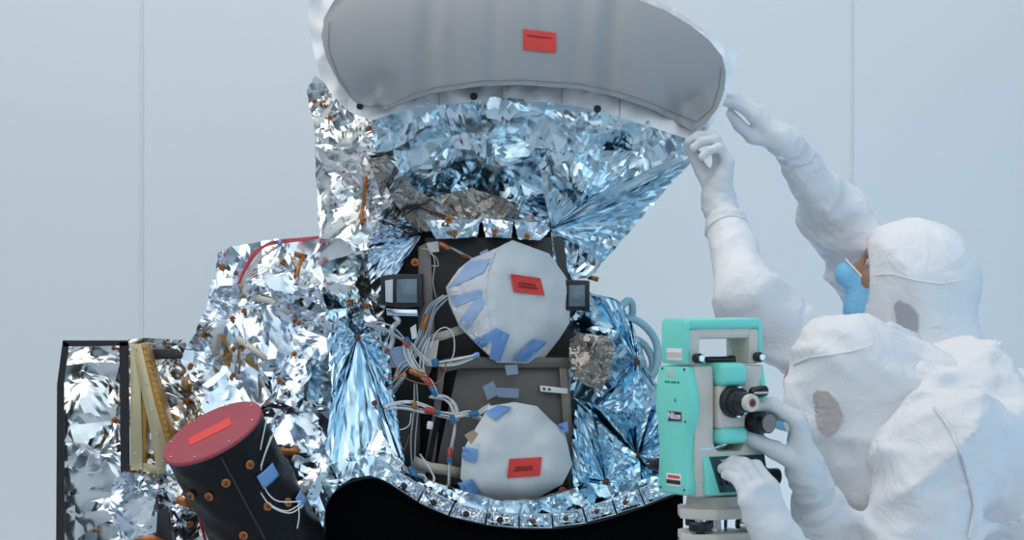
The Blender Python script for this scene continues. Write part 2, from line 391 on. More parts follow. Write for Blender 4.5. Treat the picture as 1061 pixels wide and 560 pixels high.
def sdf_mesh(f, lo, hi, h):
    lo = np.array(tuple(lo), float); hi = np.array(tuple(hi), float); B = 8
    n = (np.ceil((hi - lo) / h / B).astype(int)) * B + 1
    nb = (n - 1) // B
    bc = np.stack(np.meshgrid(*[lo[i] + (np.arange(nb[i]) + .5) * B * h for i in range(3)], indexing='ij'), -1).reshape(-1, 3).astype(np.float32)
    v = f(bc); G = np.empty(n, np.float32)
    vb = v.reshape(nb)
    G[:-1, :-1, :-1] = np.repeat(np.repeat(np.repeat(np.where(vb > 0, 1, -1), B, 0), B, 1), B, 2)
    G[-1] = 1; G[:, -1] = 1; G[:, :, -1] = 1
    act = np.argwhere(np.abs(vb) < B * h * 1.15 + .02)
    off = np.stack(np.meshgrid(*[np.arange(B + 1)] * 3, indexing='ij'), -1).reshape(-1, 3)
    for ch in np.array_split(act, max(1, len(act) // 400)):
        if not len(ch): continue
        idx = (ch[:, None, :] * B + off[None]).reshape(-1, 3)
        G[idx[:, 0], idx[:, 1], idx[:, 2]] = f((lo + idx * h).astype(np.float32))
    sg = G < 0
    c = [sg[i:n[0] - 1 + i, j:n[1] - 1 + j, k:n[2] - 1 + k] for i in (0, 1) for j in (0, 1) for k in (0, 1)]
    tot = sum(x.astype(np.int8) for x in c); cell = (tot > 0) & (tot < 8)
    ci = np.argwhere(cell); vid = -np.ones(cell.shape, np.int64); vid[cell] = np.arange(len(ci))
    acc = np.zeros((len(ci), 3)); cnt = np.zeros(len(ci))
    corners = [np.array(q) for q in [(i, j, k) for i in (0, 1) for j in (0, 1) for k in (0, 1)]]
    for a in corners:
        for d in range(3):
            if a[d] == 0:
                b = a.copy(); b[d] = 1
                ga = G[ci[:, 0] + a[0], ci[:, 1] + a[1], ci[:, 2] + a[2]]; gb = G[ci[:, 0] + b[0], ci[:, 1] + b[1], ci[:, 2] + b[2]]
                x = (ga < 0) != (gb < 0); t = np.where(x, ga / np.where(x, ga - gb, 1), 0)
                pos = ci + a + (b - a) * t[:, None]; acc[x] += pos[x]; cnt[x] += 1
    V = lo + acc / cnt[:, None] * h
    Fs = []
    for d in range(3):
        e1, e2 = (d + 1) % 3, (d + 2) % 3
        sl0 = [slice(None)] * 3; sl1 = [slice(None)] * 3; sl0[d] = slice(0, n[d] - 1); sl1[d] = slice(1, n[d])
        s0, s1 = sg[tuple(sl0)], sg[tuple(sl1)]
        ei = np.argwhere(s0 != s1); ok = (ei[:, e1] > 0) & (ei[:, e2] > 0) & (ei[:, e1] < n[e1] - 1) & (ei[:, e2] < n[e2] - 1); ei = ei[ok]
        q = []
        for (p1, p2) in ((0, 0), (1, 0), (1, 1), (0, 1)):
            w = ei.copy(); w[:, e1] -= p1; w[:, e2] -= p2; q.append(vid[w[:, 0], w[:, 1], w[:, 2]])
        q = np.stack(q, 1); ins = s0[ei[:, 0], ei[:, 1], ei[:, 2]]; q[~ins] = q[~ins][:, ::-1]; Fs.append(q)
    Q = np.concatenate(Fs); Q = Q[(Q >= 0).all(1)]
    return V, Q
def relax(V, Q, it):
    for _ in range(it):
        A = np.zeros_like(V); c = np.zeros(len(V))
        for i in range(4):
            a, b = Q[:, i], Q[:, (i + 1) % 4]
            np.add.at(A, a, V[b]); np.add.at(c, a, 1)
            np.add.at(A, b, V[a]); np.add.at(c, b, 1)
        V = V * .5 + A / np.maximum(c, 1)[:, None] * .5
    return V
def body(name, f, lo, hi, h, m, parent, it=1, mats=None, pick=None):
    V, Q = sdf_mesh(f, lo, hi, h)
    if it: V = relax(V, Q, it)
    fm = None
    if pick is not None: fm = pick(V[Q].mean(1)).astype(int)
    return obj(name, V, Q.tolist(), m, parent, True, None, mats=mats, fmat=fm)
# ================================================================== the room
setorg((0, 0, 0))
mb = MB(); mb.box(-6, 6, 1.6, 1.7, 0, 4.5, 0); o = mb.build('wall_back', 'wall', kind='structure')
for i, px in enumerate((147, 882)):
    x = P(px, 0, 1.6).x; mb = MB(); mb.box(x - .0025, x + .0025, 1.597, 1.602, 0, 4.5, 0); mb.build('trim_%d' % (i + 1), 'seam', kind='structure')
mb = MB(); mb.box(-6, 6, -6, 1.7, -.1, 0, 0); mb.build('floor', 'floor', kind='structure')

# ================================================================== the satellite
SO = Vector((0, .1, 0)); setorg(SO)
sat = thing('satellite', 'tall satellite instrument wrapped in crumpled silver foil with a flared hood on top', 'satellite', SO)

# --- core and structure behind the blankets
mb = MB(); prism_px(mb, [(345, 135), (555, 135), (575, 240), (590, 320), (640, 340), (660, 430), (680, 500), (690, 600), (345, 600), (350, 300)], .16, .34, .004)
mb.build('core', 'black', sat)
mb = MB(); prism_px(mb, [(402, 240), (590, 240), (592, 380), (592, 512), (395, 512), (398, 300)], .06, .15, .002)
mb.build('back_panel', 'panel_dark', sat)
mb = MB(); prism_px(mb, [(440, 246), (584, 246), (590, 300), (590, 374), (476, 374), (452, 372), (446, 300)], .0, .05, .002)
for sx in (512, 548): prism_px(mb, [(sx, 248), (sx + 2, 248), (sx + 2, 374), (sx, 374)], -.004, .001, .0005)
upl = mb.build('upper_plate', 'panel_dark', sat)
mb = MB(); prism_px(mb, [(433, 256), (446, 250), (452, 372), (440, 400), (433, 340)], -.012, .05, .002); mb.build('rib', 'panel_edge', sat)
mb = MB(); prism_px(mb, [(449, 375), (473, 370), (590, 371), (592, 381), (478, 382), (462, 386)], -.05, .03, .0015); mb.build('ledge', 'panel_grey', sat)
mb = MB(); prism_px(mb, [(474, 381), (580, 380), (590, 505), (448, 503), (461, 440)], -.03, .04, .002); mb.build('lower_plate', 'panel_grey', sat)
mb = MB(); prism_px(mb, [(579, 378), (589, 378), (597, 505), (588, 506)], -.045, .04, .0015); prism_px(mb, [(581, 382), (583, 382), (592, 504), (590, 504)], -.047, -.04, .0004)
mb.build('edge_rail', 'panel_edge', sat)
mb = MB(); prism_px(mb, [(455, 374), (462, 374), (449, 500), (437, 498), (448, 430)], -.035, .04, .0015); mb.build('rib', 'panel_grey', sat)
mb = MB(); prism_px(mb, [(400, 418), (436, 424), (436, 500), (400, 494)], -.0, .05, .004); mb.build('electronics_box', 'panel_dark', sat)
mb = MB(); mb.tube([P(455, 428, -.02), P(446, 470, -.02), P(440, 500, -.02)], .016, 16); mb.build('black_duct', 'black_film', sat)
mb = MB(); prism_px(mb, [(559.5, 400), (588, 403), (588, 408.5), (560, 406)], -.052, -.03, .0004); ws = mb.build('marker_strip', 'white_print', sat); ws['label'] = 'white strip with two small black marks'
mb = MB(); prism_px(mb, [(562.5, 402), (565, 402.2), (565, 404.6), (562.5, 404.4)], -.0532, -.052, 0); prism_px(mb, [(568, 402.6), (570.5, 402.8), (570.5, 405.2), (568, 405)], -.0532, -.052, 0); mb.build('mark', 'black_plastic', ws)

# --- the tube behind the fabric cover (rim of the flared mouth)
# --- foil blankets
FO = {}
def blanket(key, ol, ctrl, m='foil', **k):
    seed = k.pop('seed', len(FO) + 3)
    FO[key] = foil(key, ol, shepard(ctrl), m, sat, seed=seed, **k); FO[key].name = 'foil_blanket'
    SURF[key] = SURF[key]
    return FO[key]
blanket('left_column', [(326, 78), (318, 92), (321, 112), (325, 130), (327, 170), (329, 210), (331, 250), (333, 300), (338, 340), (395, 342), (402, 300), (425, 258), (438, 240), (420, 228), (404, 200), (390, 160), (384, 122), (365, 112), (345, 95)],
        [(322, 100, .02), (326, 200, .02), (333, 330, .02), (355, 120, -.06), (350, 200, -.04), (352, 300, -.05), (385, 140, -.13), (400, 300, -.02), (432, 242, .0), (375, 250, -.09), (398, 195, -.10)],
        'foil_warm', spacing=26, amp=0.011, frac=.08, stars=[(383, 133, 30, .01, 9, .008), (377, 205, 35, .02, 8, .012), (362, 316, 22, .012, 9, .008), (342, 122, 20, .01, 8, .006), (430, 244, 40, .01, 14, .014)])
blanket('hood_front', [(380, 126), (402, 118), (430, 110), (470, 104), (520, 102), (570, 104), (620, 113), (660, 126), (700, 139), (722, 146), (700, 164), (650, 186), (610, 205), (572, 238), (535, 232), (500, 226), (470, 232), (440, 238), (418, 222), (396, 190), (384, 160)],
        [(385, 130, -.10), (440, 115, -.16), (520, 108, -.20), (620, 118, -.18), (710, 145, -.10), (400, 180, -.09), (425, 222, .0), (470, 200, .0), (500, 222, .02), (530, 200, -.03), (572, 236, .0), (520, 160, -.13), (600, 165, -.11), (650, 170, -.09), (450, 160, -.10)],
        'foil_blue', spacing=30, amp=.018, frac=.07, aniso=(.75, 1.5), seed=21, stars=[(572, 238, 60, .01, 26, .018), (428, 224, 50, .02, 12, .02)])
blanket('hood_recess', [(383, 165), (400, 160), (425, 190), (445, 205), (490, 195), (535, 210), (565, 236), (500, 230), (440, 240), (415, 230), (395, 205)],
        [(390, 170, -.115), (430, 200, -.055), (440, 225, -.03), (500, 215, -.04), (560, 234, -.02)], 'foil_dark', spacing=16, amp=.012, frac=.08, seed=5, skirt=0)  # dark sheet: recess shade and dark reflection put into its colour
fan('hood_pleats', (571, 237), [(558, 165), (600, 158), (640, 156), (682, 158), (722, 152), (727, 157), (702, 183), (668, 222), (637, 258), (612, 287), (590, 292), (574, 292)],
    [-.09, -.09, -.09, -.09, -.09, -.07, -.04, -.01, .01, .02, .01, .0], 'foil_blue', sat, .0, nray=64, amp=.011, seed=8, noise=.0015, wob=.5).name = 'foil_blanket'
blanket('left_back', [(226, 262), (240, 255), (270, 250), (300, 249), (332, 246), (345, 300), (340, 340), (232, 330), (214, 320)],
        [(228, 265, .08), (330, 250, .06), (280, 300, -.0), (225, 325, .06)], 'foil', spacing=40, amp=0.007, frac=.06, stars=[(230, 277, 18, .01, 8, .006), (227, 303, 18, .01, 8, .006), (294, 271, 22, .01, 9, .006)])
blanket('left_main', [(216, 318), (222, 300), (250, 293), (275, 298), (300, 304), (330, 296), (342, 330), (356, 380), (350, 430), (340, 480), (300, 470), (284, 430), (268, 420), (236, 424), (218, 440), (203, 410), (186, 372), (196, 355), (206, 335)],
        [(190, 370, .06), (220, 310, .04), (250, 340, -.08), (300, 310, -.06), (345, 340, -.07), (300, 390, -.11), (230, 410, -.03), (345, 460, -.08), (350, 400, -.06), (270, 300, -.02)],
        'foil', spacing=42, amp=.018, frac=.05, seed=31, stars=[(253, 322, 25, .015, 9, .01), (310, 335, 28, .02, 10, .012), (305, 367, 26, .015, 9, .01), (242, 389, 26, .015, 10, .01), (211, 348, 18, .01, 9, .006), (290, 395, 22, .012, 8, .008), (241, 330, 15, .015, 7, .008)])
blanket('left_pleats', [(338, 322), (372, 318), (398, 330), (402, 370), (408, 420), (418, 470), (420, 500), (385, 486), (350, 488), (338, 470), (345, 420), (348, 380), (340, 350)],
        [(345, 330, -0.070), (395, 335, -0.010), (360, 400, -0.080), (405, 410, -0.030), (415, 490, -0.070), (350, 480, -0.110), (385, 470, -0.100)],
        'foil_teal', spacing=20, amp=0.01, frac=.08, aniso=(.7, 2.2), seed=12, stars=[(371, 350, 22, .012, 10, .01), (380, 318, 14, .01, 8, .006)])
blanket('ribbon_foil', [(268, 424), (300, 404), (345, 426), (392, 446), (418, 480), (412, 497), (385, 488), (352, 492), (338, 510), (330, 540), (332, 575), (300, 575), (300, 505), (284, 460)],
        [(270, 430, -.10), (345, 440, -.10), (410, 490, -.15), (340, 520, -.16), (310, 560, -.14), (300, 480, -.12)], 'foil', spacing=22, amp=0.009, frac=.08, aniso=(1.3, .8), seed=17)
blanket('lower_left', [(133, 352), (160, 351), (190, 352), (208, 400), (222, 440), (200, 470), (215, 520), (232, 580), (118, 580), (126, 500), (136, 480)],
        [(140, 360, .12), (190, 360, .08), (180, 430, .08), (150, 500, .0), (200, 560, -.04), (130, 570, .02), (215, 440, .02)], 'foil_warm', spacing=24, amp=0.011, frac=.08, seed=41, stars=[(192, 416, 18, .01, 8, .007), (197, 379, 16, .01, 8, .006), (184, 533, 16, .01, 8, .006)])
blanket('drape_foil', [(118, 498), (128, 489), (150, 492), (178, 512), (190, 522), (186, 545), (160, 552), (125, 560), (112, 530)],
        [(120, 500, -.04), (150, 505, -.09), (185, 530, -.08), (130, 550, -.05)], 'foil', spacing=19, amp=0.008, frac=.08, aniso=(1.4, .7), seed=43)
blanket('right_lower', [(588, 306), (604, 300), (622, 306), (641, 312), (652, 330), (662, 355), (671, 385), (676, 405), (692, 414), (698, 450), (698, 520), (660, 518), (620, 522), (596, 512), (594, 470), (588, 400)],
        [(590, 310, 0.015), (640, 315, 0.075), (670, 390, 0.095), (692, 430, 0.085), (695, 510, 0.025), (630, 350, -0.035), (620, 420, -0.015), (640, 470, -0.065), (600, 500, -0.025), (660, 430, -0.035), (592, 400, 0.025)],
        'foil_teal', spacing=26, amp=0.011, frac=.08, aniso=(1.25, .9), seed=77, stars=[(660, 375, 30, .02, 12, .014), (660, 472, 32, .02, 14, .014), (628, 499, 28, .02, 12, .012), (592, 440, 60, .02, 16, .014)])
blanket('smoky_film', [(590, 352), (600, 345), (630, 349), (637, 362), (630, 392), (622, 406), (604, 398), (590, 384)],
        [(592, 360, -.09), (630, 360, -.115), (610, 395, -.10)], 'foil_warm', spacing=11, amp=.008, frac=.1, seed=9, skirt=.03)
FO['smoky_film'].data.materials[0] = M['foil_dark']; FO['smoky_film']['label'] = 'dull grey-brown crumpled film'
# pleated gathers around single fasteners
for key, ap, ya, ed, yd, m_, nr, am, sd in (
    ('gather_a', (660, 375), -.035, [(612, 306), (630, 310), (643, 314), (655, 335), (664, 358), (674, 388), (690, 414), (668, 426), (640, 428), (618, 424), (640, 392)], [-.03, -.02, .0, .02, .03, .02, .0, -.06, -.09, -.085, -.09], 'foil_teal', 56, .012, 4),
    ('gather_b', (660, 472), -.06, [(594, 412), (618, 420), (640, 426), (668, 424), (694, 416), (699, 450), (699, 490), (690, 505), (665, 512)], [-.07, -.085, -.09, -.08, -.03, -.04, -.05, -.06, -.09], 'foil_teal', 60, .014, 6),
    ('gather_c', (628, 499), -.075, [(596, 512), (593, 490), (593, 455), (597, 418), (622, 440), (645, 460), (662, 474), (664, 500), (655, 518), (625, 522), (598, 514)], [-.08, -.07, -.065, -.075, -.10, -.095, -.085, -.09, -.10, -.10, -.09], 'foil_teal', 56, .010, 8),
    ('gather_d', (371, 349), -.065, [(341, 322), (338, 350), (344, 400), (338, 470), (350, 488), (385, 486), (419, 498), (412, 430), (404, 380), (400, 335)], [-.10, -.11, -.125, -.15, -.155, -.15, -.13, -.085, -.07, -.05], 'foil_blue', 64, .012, 10),
    ('gather_e', (437, 243), -.02, [(420, 226), (398, 228), (384, 246), (380, 275), (386, 300), (396, 312)], [-.08, -.10, -.10, -.09, -.07, -.06], 'foil', 40, .010, 12)):
    fan(key, ap, ed, yd, m_, sat, ya, nray=nr, amp=am, seed=sd, noise=.0012, wob=.4, M_=14).name = 'foil_gather'
blanket('sill', [(410, 487), (440, 497), (475, 508), (520, 520), (560, 518), (598, 505), (612, 526), (575, 535), (540, 535), (505, 533), (470, 525), (440, 509)], [(420, 492, -.14), (520, 526, -.16), (600, 515, -.14)], 'foil_blue', spacing=16, amp=.008, frac=.08, levels=2, seed=71, skirt=.03)
# left edge panel
lp = blanket('edge_panel', [(66, 357), (128, 355), (130, 420), (131, 500), (124, 575), (62, 575), (61, 460), (62, 402)],
        [(66, 360, .03), (128, 360, .02), (95, 450, -.0), (62, 570, .03), (125, 570, .0)], 'foil_warm', spacing=32, amp=.008, frac=.05, aniso=(.6, 1.9), seed=51, stars=[(119, 436, 26, .012, 9, .01), (122, 405, 10, .0, 6, .006), (124, 459, 10, .0, 6, .006), (85, 360, 8, .0, 6, .004)])
lp['label'] = 'tall flat foil panel edged in black tape'
dl = shepard([(60, 400, .02), (66, 353, .02), (133, 353, .01), (133, 500, .005), (60, 570, .02)])
for q in ([(65, 353), (133, 353), (132, 358.5), (66, 359.5)], [(123.5, 355), (133.5, 355), (134.5, 492), (125, 492)], [(65, 353), (71.5, 357), (66, 402), (59, 399)], [(59, 399), (66.5, 401), (67, 575), (58, 575)]):
    patch('black_tape', q, lambda p: -.02, 'black_tape', lp, 0, 5)
mb = MB(); prism_px(mb, [(152, 362), (183, 362), (189, 368), (188, 372), (152, 373)], .05, .07, .001); mb.build('black_bar', 'black_tape', sat)
mb = MB(); prism_px(mb, [(163, 530), (174, 528), (180, 580), (160, 580)], -.1, -.05, .001); mb.build('black_bar', 'black_tape', sat)

# --- golden gusset
br = None
mb = MB(); prism_px(mb, [(135, 357), (142, 357), (144, 362), (146, 408), (148, 487), (135, 488)], -.04, -.02, .001)
prism_px(mb, [(137, 358), (146, 356), (161, 420), (173, 462), (170, 490), (163, 492), (154, 440), (145, 400)], -.045, -.02, .001)
prism_px(mb, [(148, 480), (165, 484), (164, 492), (148, 489)], -.038, -.02, .001)
br = mb.build('gusset_bracket', 'gold', sat)
mb = MB(); prism_px(mb, [(146, 356), (149, 357), (173, 440), (177, 461), (173, 463), (161, 420)], -.043, .05, .0008)
for k in range(16):
    t = k / 15; x = 148 + 26 * t ** .95; y = 360 + 98 * t; prism_px(mb, [(x - .3, y), (x + 3.2, y - .6), (x + 3.2, y + 1.2), (x - .3, y + 1.8)], -.048, -.03, .0003)
mb.build('ribbed_edge', 'gold_dark', br)
mb = MB(); prism_px(mb, [(146, 405), (152, 430), (150, 486), (146, 487)], -.03, .02, .0008); mb.build('amber_web', 'gold_dark', br)
for x, y in ((141, 362), (152, 398), (158, 425), (163, 450), (168, 478), (140, 470), (166, 486)): p = P(x, y, -.046); mb = MB(); mb.cyl(p, p + Vector((0, -.003, 0)), .0022, n=10, bev=.0004); mb.build('rivet', 'metal', br)

# --- folded foil flaps above the upper aperture
for i, (q, ys) in enumerate((([(441, 229), (498, 227), (494, 246), (452, 248)], -.06), ([(499, 226), (532, 230), (530, 247), (503, 246)], -.065), ([(533, 228), (562, 231), (570, 239), (560, 249), (537, 248)], -.06))):
    key = 'flap%d' % i
    o = foil(key, q, lambda uv, ys=ys: ys + (uv[:, 1] - 238) * -.0012, 'foil', sat, spacing=11, amp=.006, levels=2, frac=.08, seed=60 + i, skirt=.04); o.name = 'foil_flap'

# --- black curved shroud at the bottom with its row of foil boxes
curve = [(337, 620), (336, 530), (339, 520), (347, 508), (364, 498), (387, 494), (405, 501), (425, 514), (447, 526), (472, 535), (500, 542), (530, 546), (560, 547), (590, 545), (620, 539), (650, 530), (680, 519), (704, 510)]
mb = MB(); prism_px(mb, curve + [(708, 510), (708, 625), (337, 625)], -.17, .15, .003); mb.build('black_shroud', 'black', sat)
mb = MB(); mb.tube([P(x, y + 1, -.172) for x, y in curve], .0028, 8, sub=4); mb.build('shroud_lip', 'black_tape', sat)
tabs = [((411, 488), (440, 506), (432, 519), (404, 501)), ((441, 507), (470, 521), (464, 534), (434, 521)), ((472, 522), (504, 530), (502, 543), (466, 535)), ((506, 530.5), (537, 533), (537, 547), (504, 544)), ((539, 533), (571, 533), (572, 547), (539, 547)),
        ((573, 532.5), (603, 528), (607, 542), (574, 546)), ((605, 527), (633, 518), (638, 533), (609, 541)), ((635, 517), (661, 508), (667, 524), (640, 532)), ((663, 507), (690, 496), (697, 512), (669, 523))]
for i, q in enumerate(tabs):
    c = np.mean(q, axis=0); qi = [tuple(c + (np.array(p) - c) * .62) for p in q]
    def tabdep(uv, c=c, q=q):
        r = np.max([np.abs((uv - c) @ e) for e in [((np.array(q[1]) - q[0]) / np.dot(np.array(q[1]) - q[0], np.array(q[1]) - q[0]) * 2), ((np.array(q[3]) - q[0]) / np.dot(np.array(q[3]) - q[0], np.array(q[3]) - q[0]) * 2)]], axis=0)
        return -.195 + .010 * np.clip(r, 0, 1) ** 2 + .004 * (r < .55)
    key = 'tab%d' % i
    o = foil(key, q, tabdep, 'foil_blue' if i > 3 else 'foil', sat, spacing=7, amp=.0035, levels=2, frac=.08, seed=90 + i, skirt=.03, edge_jit=.6); o.name = 'foil_box'
    # raised border of the box
    mb = MB(); mb.tube([P(x, y, -.193) for x, y in list(q) + [q[0]]], .0012, 6, sub=0); mb.build('box_edge', 'foil', o)
    if i not in (8,):
        p = P(c[0] - 3, c[1] + .5, -.2 ); mb = MB(); mb.cyl(p, p + Vector((0, -.004, 0)), .0062 if i < 4 else .0052, n=16); mb.cyl(p + Vector((0, -.004, 0)), p + Vector((0, -.008, 0)), .003, n=10)
        mb.build('fastener', 'black_plastic' if i < 4 else 'kapton_dark', o)
rb = [(412, 489), (398, 478), (380, 472), (362, 473), (342, 482), (328, 496), (318, 514), (314, 535), (314, 575)]
ri = [(405, 502), (394, 496), (383, 493), (364, 496), (350, 505), (341, 516), (337, 530), (335, 545), (335, 575)]
foil('rim_ribbon', rb + ri[::-1], shepard([(405, 492, -.19), (380, 484, -.2), (340, 500, -.205), (324, 540, -.2), (325, 570, -.2)]), 'foil_blue', sat, spacing=13, amp=.008, levels=2, frac=.08, seed=33, skirt=.05, edge_jit=1).name = 'foil_ribbon'
foil('rim_right', [(586, 512), (606, 500), (640, 505), (700, 488), (702, 512), (664, 510), (634, 519), (604, 529), (575, 533), (560, 528)], shepard([(600, 512, -.12), (690, 500, -.14), (575, 530, -.17)]), 'foil_teal', sat, spacing=14, amp=.01, levels=2, frac=.08, seed=35, skirt=.05).name = 'foil_ribbon'

# --- fasteners (amber discs) pinned in the blankets
def fastener(px, py, key, r=.0056, m='kapton', par=None):
    y = surf_y(key, px, py) - .001; p = P(px, py, y); mb = MB()
    mb.cyl(p, p + Vector((0, -.003, 0)), r, n=14); a = rnd.uniform(0, 6.28)
    mb.box(p.x - r * .25, p.x + r * .25, p.y - .0045, p.y - .003, p.z - r * .9, p.z + r * .9, 0, mi=0)
    mb.cyl(p + Vector((0, -.003, 0)), p + Vector((0, -.008, 0)), r * .42, n=10, mi=1)
    mb.build('fastener', [M[m], M['kapton_dark']], par or FO.get(key))
for px, py in ((326, 105), (342, 122), (383, 133), (362, 316), (380, 318), (424, 242), (377, 228)): fastener(px, py, 'left_column')
for px, py in ((230, 277), (227, 303), (294, 271), (264, 286)): fastener(px, py, 'left_back')
for px, py in ((253, 322), (310, 335), (211, 348), (198, 379), (242, 389), (305, 367), (290, 395), (308, 421), (241, 330), (242, 362)): fastener(px, py, 'left_main')
for px, py in ((371, 350), (388, 418)): fastener(px, py, 'gather_d', m='kapton_dark', par=sat)
for px, py in ((192, 416), (197, 379), (212, 347 + 8), (196, 544), (184, 533)): fastener(px, py, 'lower_left')
for px, py in ((118, 361), (119, 436), (98, 550)): fastener(px, py, 'edge_panel', .005)
for px, py in ((660, 375), (660, 472), (628, 499)): fastener(px, py, {375: 'gather_a', 472: 'gather_b', 499: 'gather_c'}[py], .0062, 'kapton_dark', sat)
for i, (px, py) in enumerate(((471, 241), (513, 240), (546, 245))): fastener(px, py, 'flap%d' % i, .006, par=sat)
for px, py in ((430, 272), (465, 228)):
    p = P(px, py, -.07); mb = MB(); mb.cyl(p, p + Vector((0, -.004, 0)), .008, n=16); mb.cyl(p + Vector((0, -.004, 0)), p + Vector((0, -.008, 0)), .0035, n=10, mi=1); mb.build('fastener', [M['kapton'], M['kapton_dark']], sat)
p = P(583, 509, -.13); mb = MB(); mb.cyl(p, p + Vector((0, -.006, 0)), .008, n=16); mb.cyl(p + Vector((0, -.006, 0)), p + Vector((0, -.01, 0)), .004, n=10); mb.build('fastener', 'kapton_dark', sat)

# amber film strips
def strip(name, pts, w, m, parent, key=None, y=-.1):
    vs = []; fs = []; n = len(pts)
    pts = [np.array(p, float) for p in pts]
    for i, p in enumerate(pts):
        t = pts[min(i + 1, n - 1)] - pts[max(i - 1, 0)]; nn = np.array([-t[1], t[0]]) / np.linalg.norm(t) * w / 2
        yy = (surf_y(key, *p) - .004) if key else y + rnd.uniform(-.002, .002)
        for s in (-1, 1): q = p + nn * s; vs.append(P(q[0], q[1], yy))
    for i in range(n - 1): fs.append([2 * i, 2 * i + 1, 2 * i + 3, 2 * i + 2])
    o = obj(name, vs, fs, m, parent, True, 40); sm = o.modifiers.new('thickness', 'SOLIDIFY'); sm.thickness = .0008; return o
strip('amber_strip', [(379, 183), (378, 195), (377, 208), (375, 220), (375, 231)], 4, 'kapton', sat, 'left_column')
strip('amber_strip', [(316, 264), (310, 275), (308, 287)], 4, 'kapton', sat, 'left_back')
strip('amber_strip', [(305, 262), (318, 266)], 4, 'kapton', sat, 'left_back')
strip('amber_strip', [(287, 467), (300, 469), (310, 465)], 7, 'kapton', sat, 'ribbon_foil')
strip('amber_strip', [(140, 562), (158, 559), (168, 563)], 8, 'kapton', sat, y=-.13)
strip('amber_strip', [(183, 518), (198, 523)], 9, 'kapton', sat, y=-.14)
strip('amber_strip', [(192, 446), (200, 440)], 10, 'kapton', sat, y=-.04)
strip('amber_tag', [(609, 287), (620, 290)], 5, 'kapton', sat, y=.06)
strip('cream_tape', [(444, 352), (462, 347), (480, 341)], 9, 'tape_cream', sat, y=-.05)
strip('cream_tape', [(428, 478), (445, 485), (460, 487), (478, 491)], 11, 'tape_cream', sat, y=-.06)
strip('cream_tape', [(224, 345), (222, 365), (223, 370)], 6, 'tape_cream', sat, 'left_main')
strip('cream_tape', [(245, 350), (262, 362), (276, 372)], 6, 'tape_cream', sat, 'left_main')
strip('cream_tape', [(262, 308), (280, 312), (300, 325)], 6, 'tape_cream', sat, 'left_main')

# --- optical sensor heads (two small dark boxes with windows)
def sensor(poly, win, pale, yf, label):
    mb = MB(); prism_px(mb, poly, yf, yf + .10, .002); s = mb.build('sensor_head', 'black_plastic', sat); s['label'] = label
    mb = MB(); prism_px(mb, win, yf - .002, yf + .004, .0006); mb.build('window', 'glass_grey', s)
    if pale: mb = MB(); prism_px(mb, pale, yf - .001, yf + .004, .0006); mb.build('side_window', 'glass_pale', s)
    mb = MB(); w = win; mb.tube([P(x, y, yf - .001) for x, y in list(w) + [w[0]]], .0016, 6, sub=0); mb.build('window_frame', 'black_tape', s)
sensor([(394, 286), (412, 284), (437, 284), (438, 318), (412, 319), (395, 316)], [(410.5, 289), (432.5, 288.5), (432.5, 314), (410.5, 314)], [(399, 291), (407, 289.5), (407, 314), (399.5, 313)], -.11, 'black sensor head with slate front window and pale side window')
sensor([(586, 290), (611, 291), (611, 322), (586, 322)], [(589, 295), (606.5, 295), (606.5, 318), (589, 318)], None, -.04, 'black sensor head with one slate window')
mb = MB(); prism_px(mb, [(400, 320), (432, 321), (433, 328), (401, 327)], -.1, -.02, .001); mb.build('foil_shim', 'foil', sat)
mb = MB(); mb.tube([P(409, 328, -.09), P(413, 333, -.095), P(409, 337, -.09), P(406, 342, -.09), P(407, 352, -.08), P(404, 362, -.08)], .005, 8); mb.build('braided_lead', 'wire_grey', sat)

# --- stand that carries it
mb = MB()
x0, x1 = P(345, 0, .2).x, P(690, 0, .2).x
mb.box(x0, x1, .0, .5, .86, .94, .01)
for x in (x0 + .04, x1 - .04):
    for y in (.05, .45): mb.box(x - .03, x + .03, y - .03, y + .03, .0, .86, .006)
mb.box(x0, x1, .02, .08, .12, .18, .005); mb.box(x0, x1, .42, .48, .12, .18, .005)
mb.box(P(58, 0, 0).x, x0 + .02, -.36, .40, .86, .94, .01)
setorg((0, .2, 0)); st = mb.build('support_stand', 'stand'); tag(st, 'white steel support stand under the foil wrapped satellite', 'stand'); setorg(SO)

